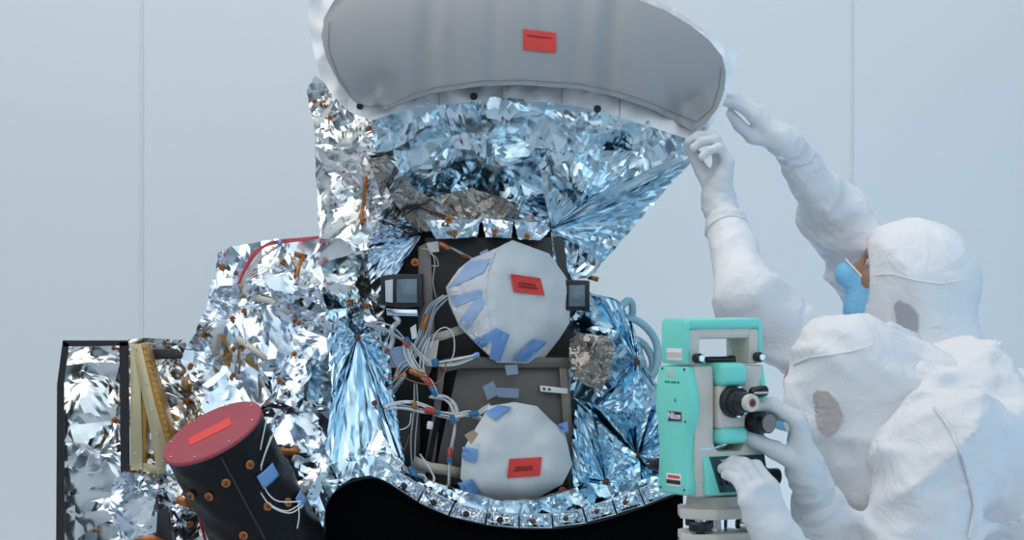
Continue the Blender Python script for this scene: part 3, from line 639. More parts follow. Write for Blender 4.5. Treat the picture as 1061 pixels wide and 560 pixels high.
# ================================================================== fabric cover over the mouth of the hood
CO = P(540, 60, -.2); setorg(CO)
cover = thing('fabric_cover', 'grey fabric cover stretched over the hood mouth, white edging and red tag', 'cover', CO)
GO = [(345, 2), (336, 18), (333, 38), (338, 60), (350, 84), (362, 100), (371, 108), (384, 111), (400, 113), (425, 104), (450, 96), (500, 89), (540, 88), (600, 92), (640, 101), (670, 111), (700, 125), (716, 135), (730, 130), (744, 112), (751, 92), (752, 74), (748, 58), (735, 42), (715, 26), (690, 11), (662, 0), (620, -22), (560, -38), (480, -42), (410, -36), (368, -20)]
def cov(uv):
    u, v = uv[:, 0], uv[:, 1]
    c = ((u - 545) / 215) ** 2 + ((v - 45) / 95) ** 2
    y = -.215 - .055 * np.clip(1 - c, 0, 1) ** .8
    for x0, w, a, ph in ((437, 11, .012, .10), (470, 9, .005, 0), (508, 8, .006, .05), (592, 12, .008, .1), (622, 10, .014, .15), (690, 12, .005, -.2), (560, 9, .004, 0), (650, 9, .004, 0)):
        xx = x0 - ph * (v - 100); y = y + 1.4 * a * np.exp(-((u - xx) / w) ** 2) * (.35 + .65 * np.clip((v + 20) / 120, 0, 1))
    # tucked corners
    for cx, cy, s in ((392, 100, 22), (710, 118, 20)): y = y + .028 * np.exp(-((u - cx) ** 2 + (v - cy) ** 2) / s ** 2)
    for (ax, ay, bx, by) in ((385, 78, 398, 112), (405, 85, 384, 110), (700, 88, 712, 130), (722, 100, 706, 128)):
        d = np.abs((u - ax) * (by - ay) - (v - ay) * (bx - ax)) / math.hypot(bx - ax, by - ay); t = ((u - ax) * (bx - ax) + (v - ay) * (by - ay)) / ((bx - ax) ** 2 + (by - ay) ** 2)
        y = y - .017 * np.exp(-(d / 6) ** 2) * np.clip(t, 0, 1) * (t < 1.3)
    return y
foil('cover_face', resample(GO, 6), cov, 'cover_grey', cover, spacing=7, amp=0, levels=1, frac=0, skirt=.05, sharp=60).name = 'cover_face'
WO = [(322, -50), (319, 15), (324, 50), (330, 75), (342, 96), (362, 116), (385, 125), (402, 119), (430, 112), (470, 107), (520, 104), (570, 106), (620, 114), (660, 127), (700, 140), (724, 148), (738, 128), (748, 112), (757, 85), (764, 57), (750, 46), (720, 24), (690, 2), (650, -30), (560, -52), (420, -58)]
foil('edging', resample(WO, 8), lambda uv: -.18 - .0013 * np.clip(uv[:, 1] - 86 - .0014 * (uv[:, 0] - 535) ** 2 + 0, 0, 24) + .0009 * np.maximum(0, 345 - uv[:, 0]) + .0012 * np.maximum(0, uv[:, 0] - 735) + .004 * np.sin(uv[:, 0] * .21 + uv[:, 1] * .07) + .003 * np.sin(uv[:, 0] * .09 - uv[:, 1] * .2), 'cover_white', cover, spacing=10, amp=.003, levels=1, frac=.03, skirt=.06, sharp=60, seed=4, edge_jit=.5).name = 'edging'
mb = MB(); pts = []
for x, y in resample([(341, 22), (340, 50), (350, 78), (366, 104), (380, 110), (402, 110), (425, 99), (450, 91), (500, 84), (540, 83), (600, 87), (640, 95), (670, 105), (700, 118), (722, 126), (738, 112), (745, 90), (747, 70)], 6, False): pts.append(P(x, y, surf_y('cover_face', x, y) - .0006))
mb.tube(pts, .0006, 5, sub=0); mb.build('stitched_seam', 'fine_seam', cover)
for x, y0, y1 in ((455, 97, 110), (520, 91, 104), (582, 92, 107), (642, 103, 121)):
    mb = MB(); mb.tube([P(x, yy, surf_y('edging', x, yy) - .0008) for yy in np.linspace(y0, y1, 5)], .0007, 5, sub=0); mb.build('band_seam', 'fine_seam', cover)
for x, y, r in ((373, 110, .0068), (491, 100, .0072), (619, 113, .0072), (443, 107, .0038), (557, 101.5, .0038), (671, 127, .0038), (730, 146 - 12, .004)):
    p = P(x, y, surf_y('edging', x, y) - .001); mb = MB(); mb.lathe(p, p + Vector((0, -.004, 0)), [(0, r), (.0025, r), (.0035, r * .7), (.0028, r * .45), (.004, r * .2)], 16); mb.build('snap', 'black_plastic' if r > .005 else 'metal', cover)
def red_label(quad, key, parent, lines):
    o = patch('red_tag', quad, key, 'red', parent, .003, 6); q = [np.array(c, float) for c in quad]
    def at(a, b): return q[0] * (1 - a) * (1 - b) + q[1] * a * (1 - b) + q[2] * a * b + q[3] * (1 - a) * b
    for (a0, a1, b, h) in lines:
        mb = MB(); x = a0; rr = random.Random(int(b * 100))
        while x < a1:
            w = rr.uniform(.025, .05); c = [at(x, b - h / 2), at(min(x + w, a1), b - h / 2), at(min(x + w, a1), b + h / 2), at(x, b + h / 2)]
            y = surf_y(key, *at(x, b)) - .0045
            mb.add([P(k[0], k[1], y) for k in c], [[0, 3, 2, 1]]); x += w + rr.choice((.008, .008, .02))
        mb.build('print_line', 'ink', o, smooth=False)
    return o
red_label([(542, 30), (576, 34), (576, 54.5), (542, 51.5)], 'cover_face', cover, [(.12, .86, .30, .07)])

# ================================================================== two plastic sheets taped over the apertures
def lens_cover(key, poly, cen, bulge, y0, label, seed, fold=None):
    o0 = P(cen[0], cen[1], y0); setorg(o0)
    t = thing('lens_cover', label, 'cover', o0, group='plastic sheets taped over the apertures')
    c = np.array(cen, float); pa = np.array(poly, float)
    def dep(uv):
        d = np.hypot(uv[:, 0] - c[0], uv[:, 1] - c[1]); an = np.arctan2(uv[:, 1] - c[1], uv[:, 0] - c[0])
        rad = np.interp(an, *zip(*sorted([(math.atan2(p[1] - c[1], p[0] - c[0]) + k, math.hypot(*(p - c))) for p in pa for k in (-2 * math.pi, 0, 2 * math.pi)])))
        q = np.clip(d / rad, 0, 1)
        fl = .003 * np.sin(an * len(poly) * .5 + 1) * q
        y = y0 - bulge * (1 - np.maximum(0, (q - .55) / .45) ** 1.6) + fl
        for (ax, ay, bx, by, w, a) in fold or (): 
            dd = ((uv[:, 0] - ax) * (by - ay) - (uv[:, 1] - ay) * (bx - ax)) / math.hypot(bx - ax, by - ay)
            y = y + a * np.clip(dd / w, 0, 1.6)
        return y
    s = foil(key, resample(poly, 7), dep, 'sheet', t, spacing=9, amp=.0004, levels=1, frac=.005, skirt=.012, sharp=50, seed=seed, edge_jit=.6); s.name = 'plastic_sheet'
    mb = MB(); mb.tube([P(x, y, y0 + .045) for x, y in [tuple(c + (p - c) * .86) for p in pa] + [tuple(c + (pa[0] - c) * .86)]], .006, 8, sub=0); mb.build('aperture_ring', 'panel_dark', t)
    return t
L1 = [(531, 249), (569, 263), (582, 281), (591, 295), (590, 335), (580, 351), (565, 370), (547, 377), (515, 376), (499, 362), (476, 339), (465, 314), (462, 298), (475, 279), (489, 268), (515, 257)]
l1 = lens_cover('lens_a', L1, (530, 313), .03, -.075, 'larger upper frosted plastic sheet with blue tape along its left side', 5, fold=[(520, 258, 507, 372, 40, .028)])
ov = foil('film_a', resample([(464, 301), (476, 281), (489, 270), (514, 259), (506, 280), (503, 305), (508, 340), (514, 374), (500, 361), (477, 338), (467, 314)], 5), lambda uv: np.array([surf_y('lens_a', a, b) for a, b in uv]) - .0015, 'sheet_light', l1, spacing=8, amp=.001, levels=1, frac=.01, skirt=.003, sharp=30, edge_jit=.4); ov.name = 'film_overlay'; ov['label'] = 'paler film overlap at the left of the sheet'
if 1:
    patch('blue_tape', [(463, 300), (486, 271), (509, 268), (500, 283)], 'lens_a', 'tape_blue_pale', l1)
patch('blue_tape', [(467, 308), (498, 300), (500, 307), (471, 318)], 'lens_a', 'tape_blue_pale', l1)
patch('blue_tape', [(475, 334), (496, 305), (503, 313), (484, 343)], 'lens_a', 'tape_blue_pale', l1)
patch('blue_tape', [(490, 353), (516, 340), (519, 348), (499, 361)], 'lens_a', 'tape_blue', l1)
patch('blue_tape', [(507, 372), (513, 340), (528, 347), (518, 375)], 'lens_a', 'tape_blue', l1)
patch('blue_tape', [(530, 374), (552, 352), (567, 355), (546, 376)], 'lens_a', 'tape_blue', l1)
patch('blue_tape', [(523, 379), (536, 378), (537, 388), (525, 389)], lambda p: -.09, 'tape_clear', l1)
red_label([(529, 284), (560, 288.5), (564.5, 306.5), (532.5, 303)], 'lens_a', l1, [(.22, .78, .46, .10), (.19, .82, .64, .10)])
L2 = [(507, 421), (533, 417), (556, 421), (571, 436), (585, 448), (593, 482), (583, 502), (556, 517), (526, 522), (495, 516), (477, 496), (479, 468), (489, 450), (499, 434)]
l2 = lens_cover('lens_b', L2, (536, 470), .03, -.10, 'smaller lower frosted plastic sheet with blue tape tabs, above the foil boxes', 6, fold=[(500, 432, 484, 500, 30, .012)])
for q in ([(502, 427), (517, 420), (530, 422), (513, 436)], [(479, 463), (495, 466), (493, 480), (479, 476)], [(474, 501), (489, 497), (500, 513), (483, 515)], [(578, 440), (588, 437), (589, 449), (584, 448)]): patch('blue_tape', q, 'lens_b', 'tape_blue', l2)
patch('blue_tape', [(500, 401), (511, 395), (517, 409), (505, 415)], lambda p: -.06, 'tape_clear', l2)
patch('blue_tape', [(514, 402), (538, 403), (537, 413), (516, 412)], lambda p: -.062, 'tape_clear', l2)
patch('tan_tape', [(481, 451), (490, 446), (496, 450), (488, 461)], lambda p: -.135, 'tape_tan', l2)
red_label([(528, 476), (561.5, 474), (559.5, 493.5), (525.5, 496)], 'lens_b', l2, [(.22, .74, .48, .09), (.18, .76, .62, .09)])

# ================================================================== black baffle tube with red lid
setorg(P(245, 500, -.22)); TO = ORG.copy()
tube_ = thing('baffle_tube', 'black film-wrapped tube with a dark red lid, leaning left among the foil', 'tube', TO)
top = P(220, 449, -.30); axis = (P(292, 590, -.12) - P(220, 449, -.30)).normalized()
# lid normal chosen so that the disc shows as a slim ellipse
sN = 4.7 / F
lr = 55.5 * sN
u = Vector((.895, 0.05, .443)).normalized(); nrm = Vector((-.40, -.36, .84)); nrm = (nrm - u * nrm.dot(u)).normalized(); w = nrm.cross(u)
ax = -nrm
TL = (top.z - lr * math.hypot(u.z, w.z) - .945) / -ax.z - .004
mb = MB()
n = 64; prof = []
vs = []; fs = []; RR = np.random.RandomState(2)
ns = 40
for j in range(ns + 1):
    for k in range(n):
        an = 2 * math.pi * k / n; wob = .0016 * math.sin(an * 5 + j * .5) + .0012 * math.sin(an * 9 - j * .8) + RR.normal(0, .0006)
        r = lr * (.985 if j > 0 else 1.0) + (wob if j > 1 else 0); p = top + ax * (TL * j / ns + .004) + (u * math.cos(an) + w * math.sin(an)) * r; vs.append(p)
for j in range(ns):
    for k in range(n): fs.append([j * n + k, j * n + (k + 1) % n, (j + 1) * n + (k + 1) % n, (j + 1) * n + k])
fs.append([ns * n + k for k in range(n)])
bar = obj('barrel', vs, fs, 'black_film', tube_, True, 40)
mb = MB(); mb.lathe(top + ax * .005, top - ax * .003, [(0, lr * 1.0), (.002, lr * 1.015), (.006, lr * 1.015), (.008, lr * .995)], 72); lid = mb.build('lid', 'red_lid', tube_)
def onlid(a, b, h=.004): return top - ax * h + u * (a * lr) + w * (b * lr)
for k in range(8):
    an = k * math.pi / 4 + .3; p = onlid(math.cos(an) * .9, math.sin(an) * .9, .003); mb = MB(); mb.cyl(p, p - ax * .0025, .0024, n=10, bev=.0005); mb.build('screw', 'metal', lid)
c = [onlid(-.46, -.17), onlid(.40, -.17), onlid(.40, .22), onlid(-.46, .22)]
o = obj('red_tag', c + [q + ax * .0012 for q in c], [[0, 1, 2, 3], [7, 6, 5, 4], [0, 4, 5, 1], [1, 5, 6, 2], [2, 6, 7, 3], [3, 7, 4, 0]], 'red', lid)
def onside(an, t, off=.001): return top + ax * t + (u * math.cos(an) + w * math.sin(an)) * (lr + off)
front = 0
view = Vector((0, -1, 0)); sgn = 1 if w.dot(view) > 0 else -1
for da, t in ((-.55, .075), (-.12, .06), (.42, .052), (-.98, .07), (.75, .16), (-.3, .17), (.35, .14)):
    an = sgn * math.pi / 2 + da * -sgn; p = onside(an, t); dn = (u * math.cos(an) + w * math.sin(an)); mb = MB(); mb.cyl(p - dn * .002, p + dn * .003, .0085, n=18); mb.cyl(p + dn * .003, p + dn * .008, .0034, n=10, mi=1)
    mb.build('fastener', [M['kapton'], M['kapton_dark']], tube_)
an = sgn * math.pi / 2 - .0; 
mb = MB(); mb.tube([onside(sgn * math.pi / 2 + .02, .01 + .03 * i, .0014) for i in range(12)], .0024, 6); mb.build('film_seam', 'black_tape', tube_)
def tubepatch(a0, a1, t0, t1, name, m):
    vs = []; fs = []; n = 5
    for j in range(n + 1):
        for i in range(n + 1): vs.append(onside(sgn * math.pi / 2 - sgn * (a0 + (a1 - a0) * i / n), t0 + (t1 - t0) * j / n, .0035))
    for j in range(n):
        for i in range(n): k = j * (n + 1) + i; fs.append([k, k + 1, k + n + 2, k + n + 1])
    o = obj(name, vs, fs, m, tube_, True); o.modifiers.new('thickness', 'SOLIDIFY').thickness = .0008
tubepatch(.42, .85, .078, .106, 'blue_tape', 'tape_blue')
tubepatch(.95, 1.25, .165, .19, 'blue_tape', 'tape_blue')
# leads taped to the tube
for pts in ([(277, 432), (271, 460), (267, 482), (266, 503), (276, 520), (296, 530), (312, 522)], [(281, 452), (272, 478), (266, 500), (280, 524), (300, 532), (314, 524)], [(284, 448), (270, 490), (284, 518), (312, 520)], [(309, 522), (310, 535), (308, 548)]):
    mb = MB(); mb.tube([P(x, y, -.345 + .002 * k) for k, (x, y) in enumerate(pts)], .0012, 6); mb.build('lead', 'wire_white', tube_)

# ================================================================== wiring
def wires(name, label, cat, cen, runs, y0):
    o0 = P(cen[0], cen[1], y0); setorg(o0); t = thing(name, label, cat, o0)
    for pts, num, spread, r, m, y in runs:
        for k in range(num):
            ox, oy = rnd.uniform(-1, 1) * spread, rnd.uniform(-1, 1) * spread; yy = y + rnd.uniform(-.008, .008)
            L = len(pts); q = []
            for i, (px, py) in enumerate(pts):
                e = .45 + .55 * math.sin(math.pi * i / max(1, L - 1)); q.append(P(px + ox * e + rnd.uniform(-.5, .5), py + oy * e + rnd.uniform(-.5, .5), yy + rnd.uniform(-.003, .003)))
            mb = MB(); mb.tube(q, r * .82, 6); mb.build('wire', m, t)
    return t
def conn(par, pts, y, r, m, name='connector'):
    mb = MB(); a, b = P(pts[0][0], pts[0][1], y), P(pts[1][0], pts[1][1], y); L = (b - a).length
    mb.lathe(a, b, [(0, r * .7), (L * .1, r), (L * .45, r), (L * .5, r * 1.15), (L * .6, r), (L * .9, r), (L, r * .7)], 12); mb.build(name, m, par)
H = wires('wire_harness', 'bundles of thin white wires tied along the left of the round apertures', 'wires', (440, 400), [
    ([(462, 308), (450, 318), (444, 330), (440, 345), (432, 362), (424, 376)], 9, 5, .0016, 'wire_grey', -.075),
    ([(380, 336), (392, 337), (406, 342), (418, 352)], 8, 4, .0016, 'wire_grey', -.085),
    ([(420, 352), (424, 370), (433, 386), (444, 396), (452, 412)], 7, 6, .0015, 'wire_white', -.085),
    ([(424, 352), (436, 366), (446, 376), (452, 378)], 5, 4, .0015, 'wire_white', -.08),
    ([(446, 378), (462, 377), (476, 374), (492, 369)], 6, 3, .0018, 'wire_white', -.085),
    ([(398, 424), (410, 420), (424, 420), (440, 424), (450, 427)], 9, 5, .0016, 'wire_white', -.085),
    ([(446, 412), (460, 413), (469, 420), (472, 432), (468, 436)], 7, 3.5, .0016, 'wire_white', -.085),
    ([(446, 428), (458, 430), (470, 432), (484, 429), (498, 434)], 6, 3.5, .0016, 'wire_white', -.085),
    ([(472, 436), (471, 450), (468, 468), (466, 490), (465, 505)], 5, 2, .0016, 'wire_white', -.085),
    ([(492, 431), (500, 426), (508, 420)], 5, 2.5, .0018, 'wire_white', -.085),
    ([(410, 392), (418, 380), (428, 374)], 7, 4, .0013, 'wire_grey', -.07),
    ([(398, 420), (408, 400), (420, 388)], 7, 5, .0013, 'wire_grey', -.07),
    ([(430, 398), (430, 425), (427, 455), (428, 490)], 5, 5, .0014, 'wire_grey', -.065),
    ([(436, 258), (445, 260), (450, 272), (449, 292), (452, 309)], 1, .5, .0014, 'wire_cream', -.05),
    ([(445, 262), (452, 266), (454, 275), (447, 275)], 1, .5, .0012, 'wire_cream', -.05),
    ([(446, 360), (452, 345), (462, 340), (470, 348), (470, 366), (463, 380)], 1, .5, .0013, 'wire_white', -.09),
    ([(400, 430), (404, 440), (414, 445), (424, 440), (426, 428)], 1, .5, .0013, 'wire_white', -.09),
    ([(404, 344), (400, 356), (396, 372), (400, 384)], 1, .5, .0011, 'wire_cream', -.09),
    ([(384, 346), (394, 356), (404, 368), (410, 382), (420, 392), (436, 398), (450, 398), (460, 388), (462, 374)], 1, .6, .0014, 'wire_brown', -.09),
    ([(392, 384), (400, 393), (412, 390), (420, 384)], 1, .6, .0014, 'wire_brown', -.09),
    ([(424, 452), (420, 464), (415, 474), (410, 486)], 2, 1, .0012, 'wire_brown', -.06),
    ([(436, 470), (446, 482), (452, 494), (448, 502)], 3, 3, .0014, 'wire_white', -.1),
    ([(415, 482), (428, 492), (438, 496), (446, 508)], 4, 3, .0014, 'wire_white', -.12),
    ([(440, 392), (436, 380), (438, 366), (444, 350)], 4, 3, .0015, 'wire_white', -.075),
    ([(462, 254), (478, 262), (492, 270), (500, 277)], 2, .8, .0016, 'wire_grey', -.06),
], -.06)
for pts, r, m, yy in (([(443, 326), (437, 342)], .0055, 'kapton', -.085), ([(424, 384), (440, 390)], .006, 'kapton', -.092), ([(440, 390), (448, 402)], .006, 'conn_red', -.09), ([(446, 400), (452, 411)], .005, 'conn_blue', -.092), ([(440, 425), (452, 427)], .0065, 'conn_red', -.094), ([(451, 427), (456, 428)], .006, 'conn_blue', -.094),
                      ([(450, 372), (452, 380)], .007, 'conn_blue', -.094), ([(468, 430), (470, 440)], .005, 'conn_blue', -.094), ([(466, 464), (466, 478)], .005, 'conn_red', -.094), ([(466, 474), (466, 480)], .006, 'conn_blue', -.094), ([(486, 430), (496, 428)], .006, 'conn_blue', -.094), ([(491, 369), (497, 368)], .006, 'tape_blue', -.09), ([(420, 350), (424, 358)], .006, 'conn_blue', -.094),
                      ([(428, 416), (431, 424)], .005, 'kapton', -.094), ([(455, 252), (466, 258)], .005, 'kapton', -.066), ([(418, 354), (424, 360)], .0045, 'conn_red', -.098), ([(446, 437), (445, 445)], .006, 'white_print', -.094), ([(478, 265), (486, 268)], .004, 'kapton_dark', -.064), ([(424, 484), (434, 500)], .006, 'conn_blue', -.13), ([(433, 498), (440, 506)], .005, 'kapton_dark', -.13)):
    conn(H, pts, yy, r, m)
for q, m, yy in (([(396, 362), (422, 358), (424, 380), (398, 382)], 'tape_blue_pale', -.055), ([(442, 252), (454, 250), (455, 261), (445, 262)], 'white_print', -.03), ([(425, 340), (431, 336), (432, 350), (427, 352)], 'white_print', -.08), ([(440, 356), (455, 352), (452, 372), (440, 376)], 'cream', -.06), ([(426, 478), (440, 478), (441, 496), (428, 496)], 'wire_grey', -.05), ([(497, 262), (505, 258), (508, 266), (500, 270)], 'tape_blue_pale', -.05)):
    patch('tape_tag', q, lambda p, yy=yy: yy, m, H, 0, 3)
Rw = wires('red_wire_bundle', 'red and white wires curving over the top left foil block', 'wires', (280, 258), [
    ([(247, 294), (254, 280), (264, 264), (276, 255), (290, 251), (310, 249), (330, 246)], 6, 2.2, .0017, 'wire_red', -.05),
    ([(250, 296), (258, 282), (268, 268), (280, 259), (291, 253)], 3, 3, .0015, 'wire_cream', -.05),
    ([(254, 290), (266, 284), (280, 274), (289, 260)], 3, 3, .0013, 'wire_white', -.05)], -.04)
conn(Rw, [(288, 252), (292, 251.5)], -.055, .0065, 'tape_blue', 'cable_tie')
Wl = wires('red_wire', 'short red wire hanging below the black tube on the left', 'wires', (212, 548), [([(206, 532), (209, 545), (213, 560), (216, 580)], 3, 1.5, .0022, 'wire_red', -.17)], -.17)
# hose loops on the right
setorg(P(660, 345, .06)); hs = thing('hose', 'looped pale blue hose beside the right hand foil', 'hose', ORG.copy())
mb = MB(); mb.tube([P(640, 322, .02), P(650, 312, .03), (P(655, 316, .04)), P(654, 328, .05), P(644, 332, .05), P(640, 322, .06)], .0075, 12); mb.build('hose_loop', 'hose', hs)
mb = MB(); mb.tube([P(641, 333, .03), P(656, 331, .05), P(670, 340, .06), P(680, 356, .07), P(681, 378, .06), P(674, 392, .05)], .008, 12); mb.build('hose_run', 'hose', hs)
mb = MB(); mb.tube([P(655, 350, .05), P(668, 358, .07), P(676, 374, .07), P(674, 392, .06)], .0075, 12); mb.build('hose_run', 'hose', hs)
# ================================================================== surveying total station on its tribrach and tripod
setorg((0, 0, 0))
SC = 4.15 / F
base = P(740, 512, -.85)
ts = thing('total_station', 'teal and grey surveying instrument with black eyepiece on a tripod', 'surveying instrument', base, math.radians(30))
kw = dict(local=True)
def Z(py): return (512 - py) * SC
mb = MB()
mb.prism([(-.064, 0), (.064, 0), (.066, .01), (.066, .209), (.032, .209), (.030, .19), (.030, .085), (.022, .072), (-.022, .072), (-.030, .085), (-.030, .19), (-.032, .209), (-.066, .209), (-.066, .01)], 'y', -.043, .043, .004)
fr = mb.build('yoke_frame', 'cream', ts, **kw)
mb = MB(); mb.box(-.0725, -.05, -.034, .034, .211, .268, .005); mb.box(.045, .0675, -.034, .034, .211, .268, .005); mb.box(-.07, .07, -.032, .032, .252, .27, .006)
hd = mb.build('carry_handle', 'cream', ts, **kw)
mb = MB(); mb.box(-.076, .071, -.036, .036, .268, .285, .007, seg=3); mb.prism([(-.036, .212), (.036, .212), (.036, .276), (.030, .285), (-.030, .285), (-.036, .276)], 'x', -.080, -.070, .004); mb.prism([(-.036, .212), (.036, .212), (.036, .276), (.030, .285), (-.030, .285), (-.036, .276)], 'x', .062, .071, .003)
mb.build('handle_cap', 'teal', hd, **kw)
side = [(-.040, .209), (-.044, .190), (-.052, .165), (-.054, .145), (-.050, .122), (-.042, .105), (-.038, .085), (-.040, .04), (-.045, .02), (-.044, .003), (.044, .003), (.045, .02), (.042, .08), (.046, .11), (.054, .145), (.050, .18), (.043, .209)]
mb = MB(); mb.prism(side, 'x', -.081, -.063, .006); sl = mb.build('side_cover', 'teal', ts, **kw)
mb = MB(); mb.prism(side, 'x', .060, .070, .004); mb.build('side_cover', 'teal', ts, **kw)
# badge, stickers and prints on the left side
mb = MB(); mb.box(-.0825, -.0805, -.027, .011, .121, .136, .0006); bd = mb.build('badge', 'black_plastic', sl, **kw)
mb = MB(); mb.box(-.0822, -.0808, -.0285, .0125, .1198, .1372, .0006); mb.build('badge_rim', 'metal', sl, **kw)
def text(body, size, mtx, m, parent, name, ext=.0003):
    cu = bpy.data.curves.new(name, 'FONT'); cu.body = body; cu.size = size; cu.align_x = 'CENTER'; cu.align_y = 'CENTER'; cu.extrude = ext; cu.offset = size * .02
    t = bpy.data.objects.new(name, cu); COL.objects.link(t); dg = bpy.context.evaluated_depsgraph_get(); me = bpy.data.meshes.new_from_object(t.evaluated_get(dg)); bpy.data.objects.remove(t)
    me.transform(mtx); me.materials.clear(); me.materials.append(M[m]); o = bpy.data.objects.new(name, me); COL.objects.link(o); o.parent = parent; return o
# text faces -X: its right runs along -Y, its up along +Z
def sideM(y, z, x=-.083): return Matrix(((0, 0, -1, x), (-1, 0, 0, y), (0, 1, 0, z), (0, 0, 0, 1)))
text('Nikon', .0145, sideM(-.008, .1286), 'white_print', bd, 'lettering')
mb = MB(); mb.box(-.0813, -.0805, -.009, -.007, .150, .158, 0); mb.box(-.0813, -.0805, -.012, -.004, .1533, .1547, 0); mb.build('axis_mark', 'teal_dark', sl, **kw)
mb = MB(); mb.box(-.0815, -.0805, -.004, .014, .191, .203, .0003); mb.build('sticker', 'cream', sl, **kw)
mb = MB()
for k in range(5): mb.box(-.0813, -.0805, -.020 + k * .009, -.014 + k * .009 + (k % 2) * .002, .181, .1845, 0)
mb.build('faint_print', 'teal_dark', sl, **kw)
mb = MB(); mb.box(-.0818, -.0803, -.025, .017, .016, .036, .0003); s2 = mb.build('sticker', 'white_print', sl, **kw)
mb = MB(); mb.box(-.0823, -.0816, -.024, .016, .0195, .026, 0); mb.build('sticker_bar', 'black_tape', s2, **kw)
mb = MB(); mb.box(-.0823, -.0816, -.022, .012, .029, .0335, 0); mb.build('sticker_bar', 'red', s2, **kw)
mb = MB(); mb.box(-.0818, -.0798, -.027, .016, .218, .237, .0004); s3 = mb.build('sticker', 'white_print', hd, **kw)
mb = MB(); mb.box(-.0823, -.0815, -.026, .015, .223, .231, 0); mb.build('sticker_bar', 'cream', s3, **kw)
for y, z in ((-.034, .204), (.03, .204), (-.037, .121), (-.034, .012), (.034, .012)): mb = MB(); mb.cyl((-.0795, y, z), (-.0822, y, z), .002, n=10, bev=.0004); mb.build('screw', 'black_plastic', sl, **kw)
# telescope
mb = MB(); mb.box(-.026, .026, -.052, .055, .108, .178, .005, seg=3); tl = mb.build('telescope', 'cream', ts, **kw)
mb = MB(); mb.box(-.027, .027, -.060, .062, .176, .214, .011, seg=4); mb.build('telescope_cap', 'teal', tl, **kw)
mb = MB(); mb.box(-.027, .027, -.060, .062, .084, .110, .009, seg=4); mb.build('telescope_cap', 'teal', tl, **kw)
mb = MB(); e0 = Vector((.0, -.05, .152)); e1 = e0 + Vector((0, -.06, 0))
mb.lathe(e0, e1, [(0, .024), (.002, .0262), (.010, .0262), (.012, .024), (.013, .021), (.022, .0205), (.024, .0175), (.044, .0155), (.046, .0135)], 36); ey = mb.build('eyepiece', 'black_plastic', tl, **kw)
mb = MB(); a = e0 + Vector((0, -.045, 0)); mb.lathe(a, a + Vector((0, -.012, 0)), [(0, .0135), (.008, .0145), (.012, .0135), (.0122, .007), (.009, .0065)], 28); mb.build('eyepiece_ring', 'cream', ey, **kw)
mb = MB(); mb.cyl(a + Vector((0, -.009, 0)), a + Vector((0, -.0126, 0)), .0066, n=20); mb.build('eye_lens', 'conn_red', ey, **kw)
mb = MB(); mb.cyl(a + Vector((0, -.0115, 0)), a + Vector((0, -.0131, 0)), .0045, n=20); mb.build('eye_lens', 'black_plastic', ey, **kw)
mb = MB()
for k in range(20):
    an = 2 * math.pi * k / 20; c = e0 + Vector((math.cos(an) * .0205, -.018, math.sin(an) * .0205)); mb.box(c.x - .0012, c.x + .0012, c.y - .004, c.y + .004, c.z - .0012, c.z + .0012, 0)
mb.build('knurling', 'black_tape', ey, **kw)
mb = MB()
for an in (.6, 1.4, -.9, -1.5):
    c = e0 + Vector((math.cos(an) * .0235, -.014, math.sin(an) * .0235)); mb.box(c.x - .004, c.x + .004, c.y - .002, c.y + .001, c.z - .0012, c.z + .0012, .0004)
mb.build('chrome_lug', 'chrome', ey, **kw)
mb = MB(); mb.lathe((.024, -.068, .165), (.054, -.068, .169), [(0, .006), (.004, .0095), (.024, .0095), (.030, .008)], 24); mb.build('sight_knob', 'black_plastic', tl, **kw)
mb = MB(); mb.box(.024, .054, -.0785, -.0765, .1645, .1675, .0004); mb.build('sight_stripe', 'cream', tl, **kw)
# knobs
def knob(a, b, r, m='black_plastic', cap=None, parent=None):
    a, b = Vector(a), Vector(b); L = (b - a).length; d = (b - a).normalized(); mb = MB()
    mb.lathe(a, b, [(0, r * .75), (.002, r), (L * .55, r), (L * .58, r * .93), (L - .0015, r * .93), (L, r * .85)], 28)
    q = d.orthogonal().normalized(); w_ = d.cross(q)
    for k in range(22):
        an = 2 * math.pi * k / 22; c = a + d * (L * .3) + (q * math.cos(an) + w_ * math.sin(an)) * r; mb.cyl(c - d * L * .22, c + d * L * .22, .0009, n=5, bev=.0002)
    o = mb.build('knob', m, parent or ts, **kw)
    if cap: mb = MB(); mb.cyl(b - d * .001, b + d * .001, r * .84, n=28, bev=.0004); mb.build('knob_cap', cap, o, **kw)
    return o
knob((.045, -.043, .117), (.049, -.084, .117), .0175, cap='knob_grey')
knob((.064, -.02, .026), (.108, -.028, .026), .0145)
knob((-.060, .060, .046), (-.085, .064, .047), .0095); 
mb = MB(); mb.cyl((-.060, .03, .046), (-.060, .075, .046), .012, n=20); mb.build('tangent_housing', 'cream', ts, **kw)
mb = MB(); mb.box(-.0865, -.0855, .061, .067, .0475, .0485, 0); mb.build('white_tick', 'white_print', ts, **kw)
for x in (-.060, .058):
    mb = MB(); mb.lathe((x, -.034, .222), (x, -.052, .222), [(0, .004), (.003, .008), (.013, .008), (.014, .006), (.018, .0055)], 20); k_ = mb.build('handle_screw', 'black_plastic', hd, **kw)
    mb = MB(); mb.cyl((x, -.050, .222), (x, -.0535, .222), .0055, n=18); mb.build('screw_cap', 'chrome', k_, **kw)
mb = MB(); mb.cyl((-.03, -.02, .2185), (.02, -.02, .2185), .005, n=16); mb.cyl((.014, -.02, .2185), (.026, -.02, .2185), .0062, n=16); mb.build('sighting_collimator', 'black_plastic', tl, **kw)
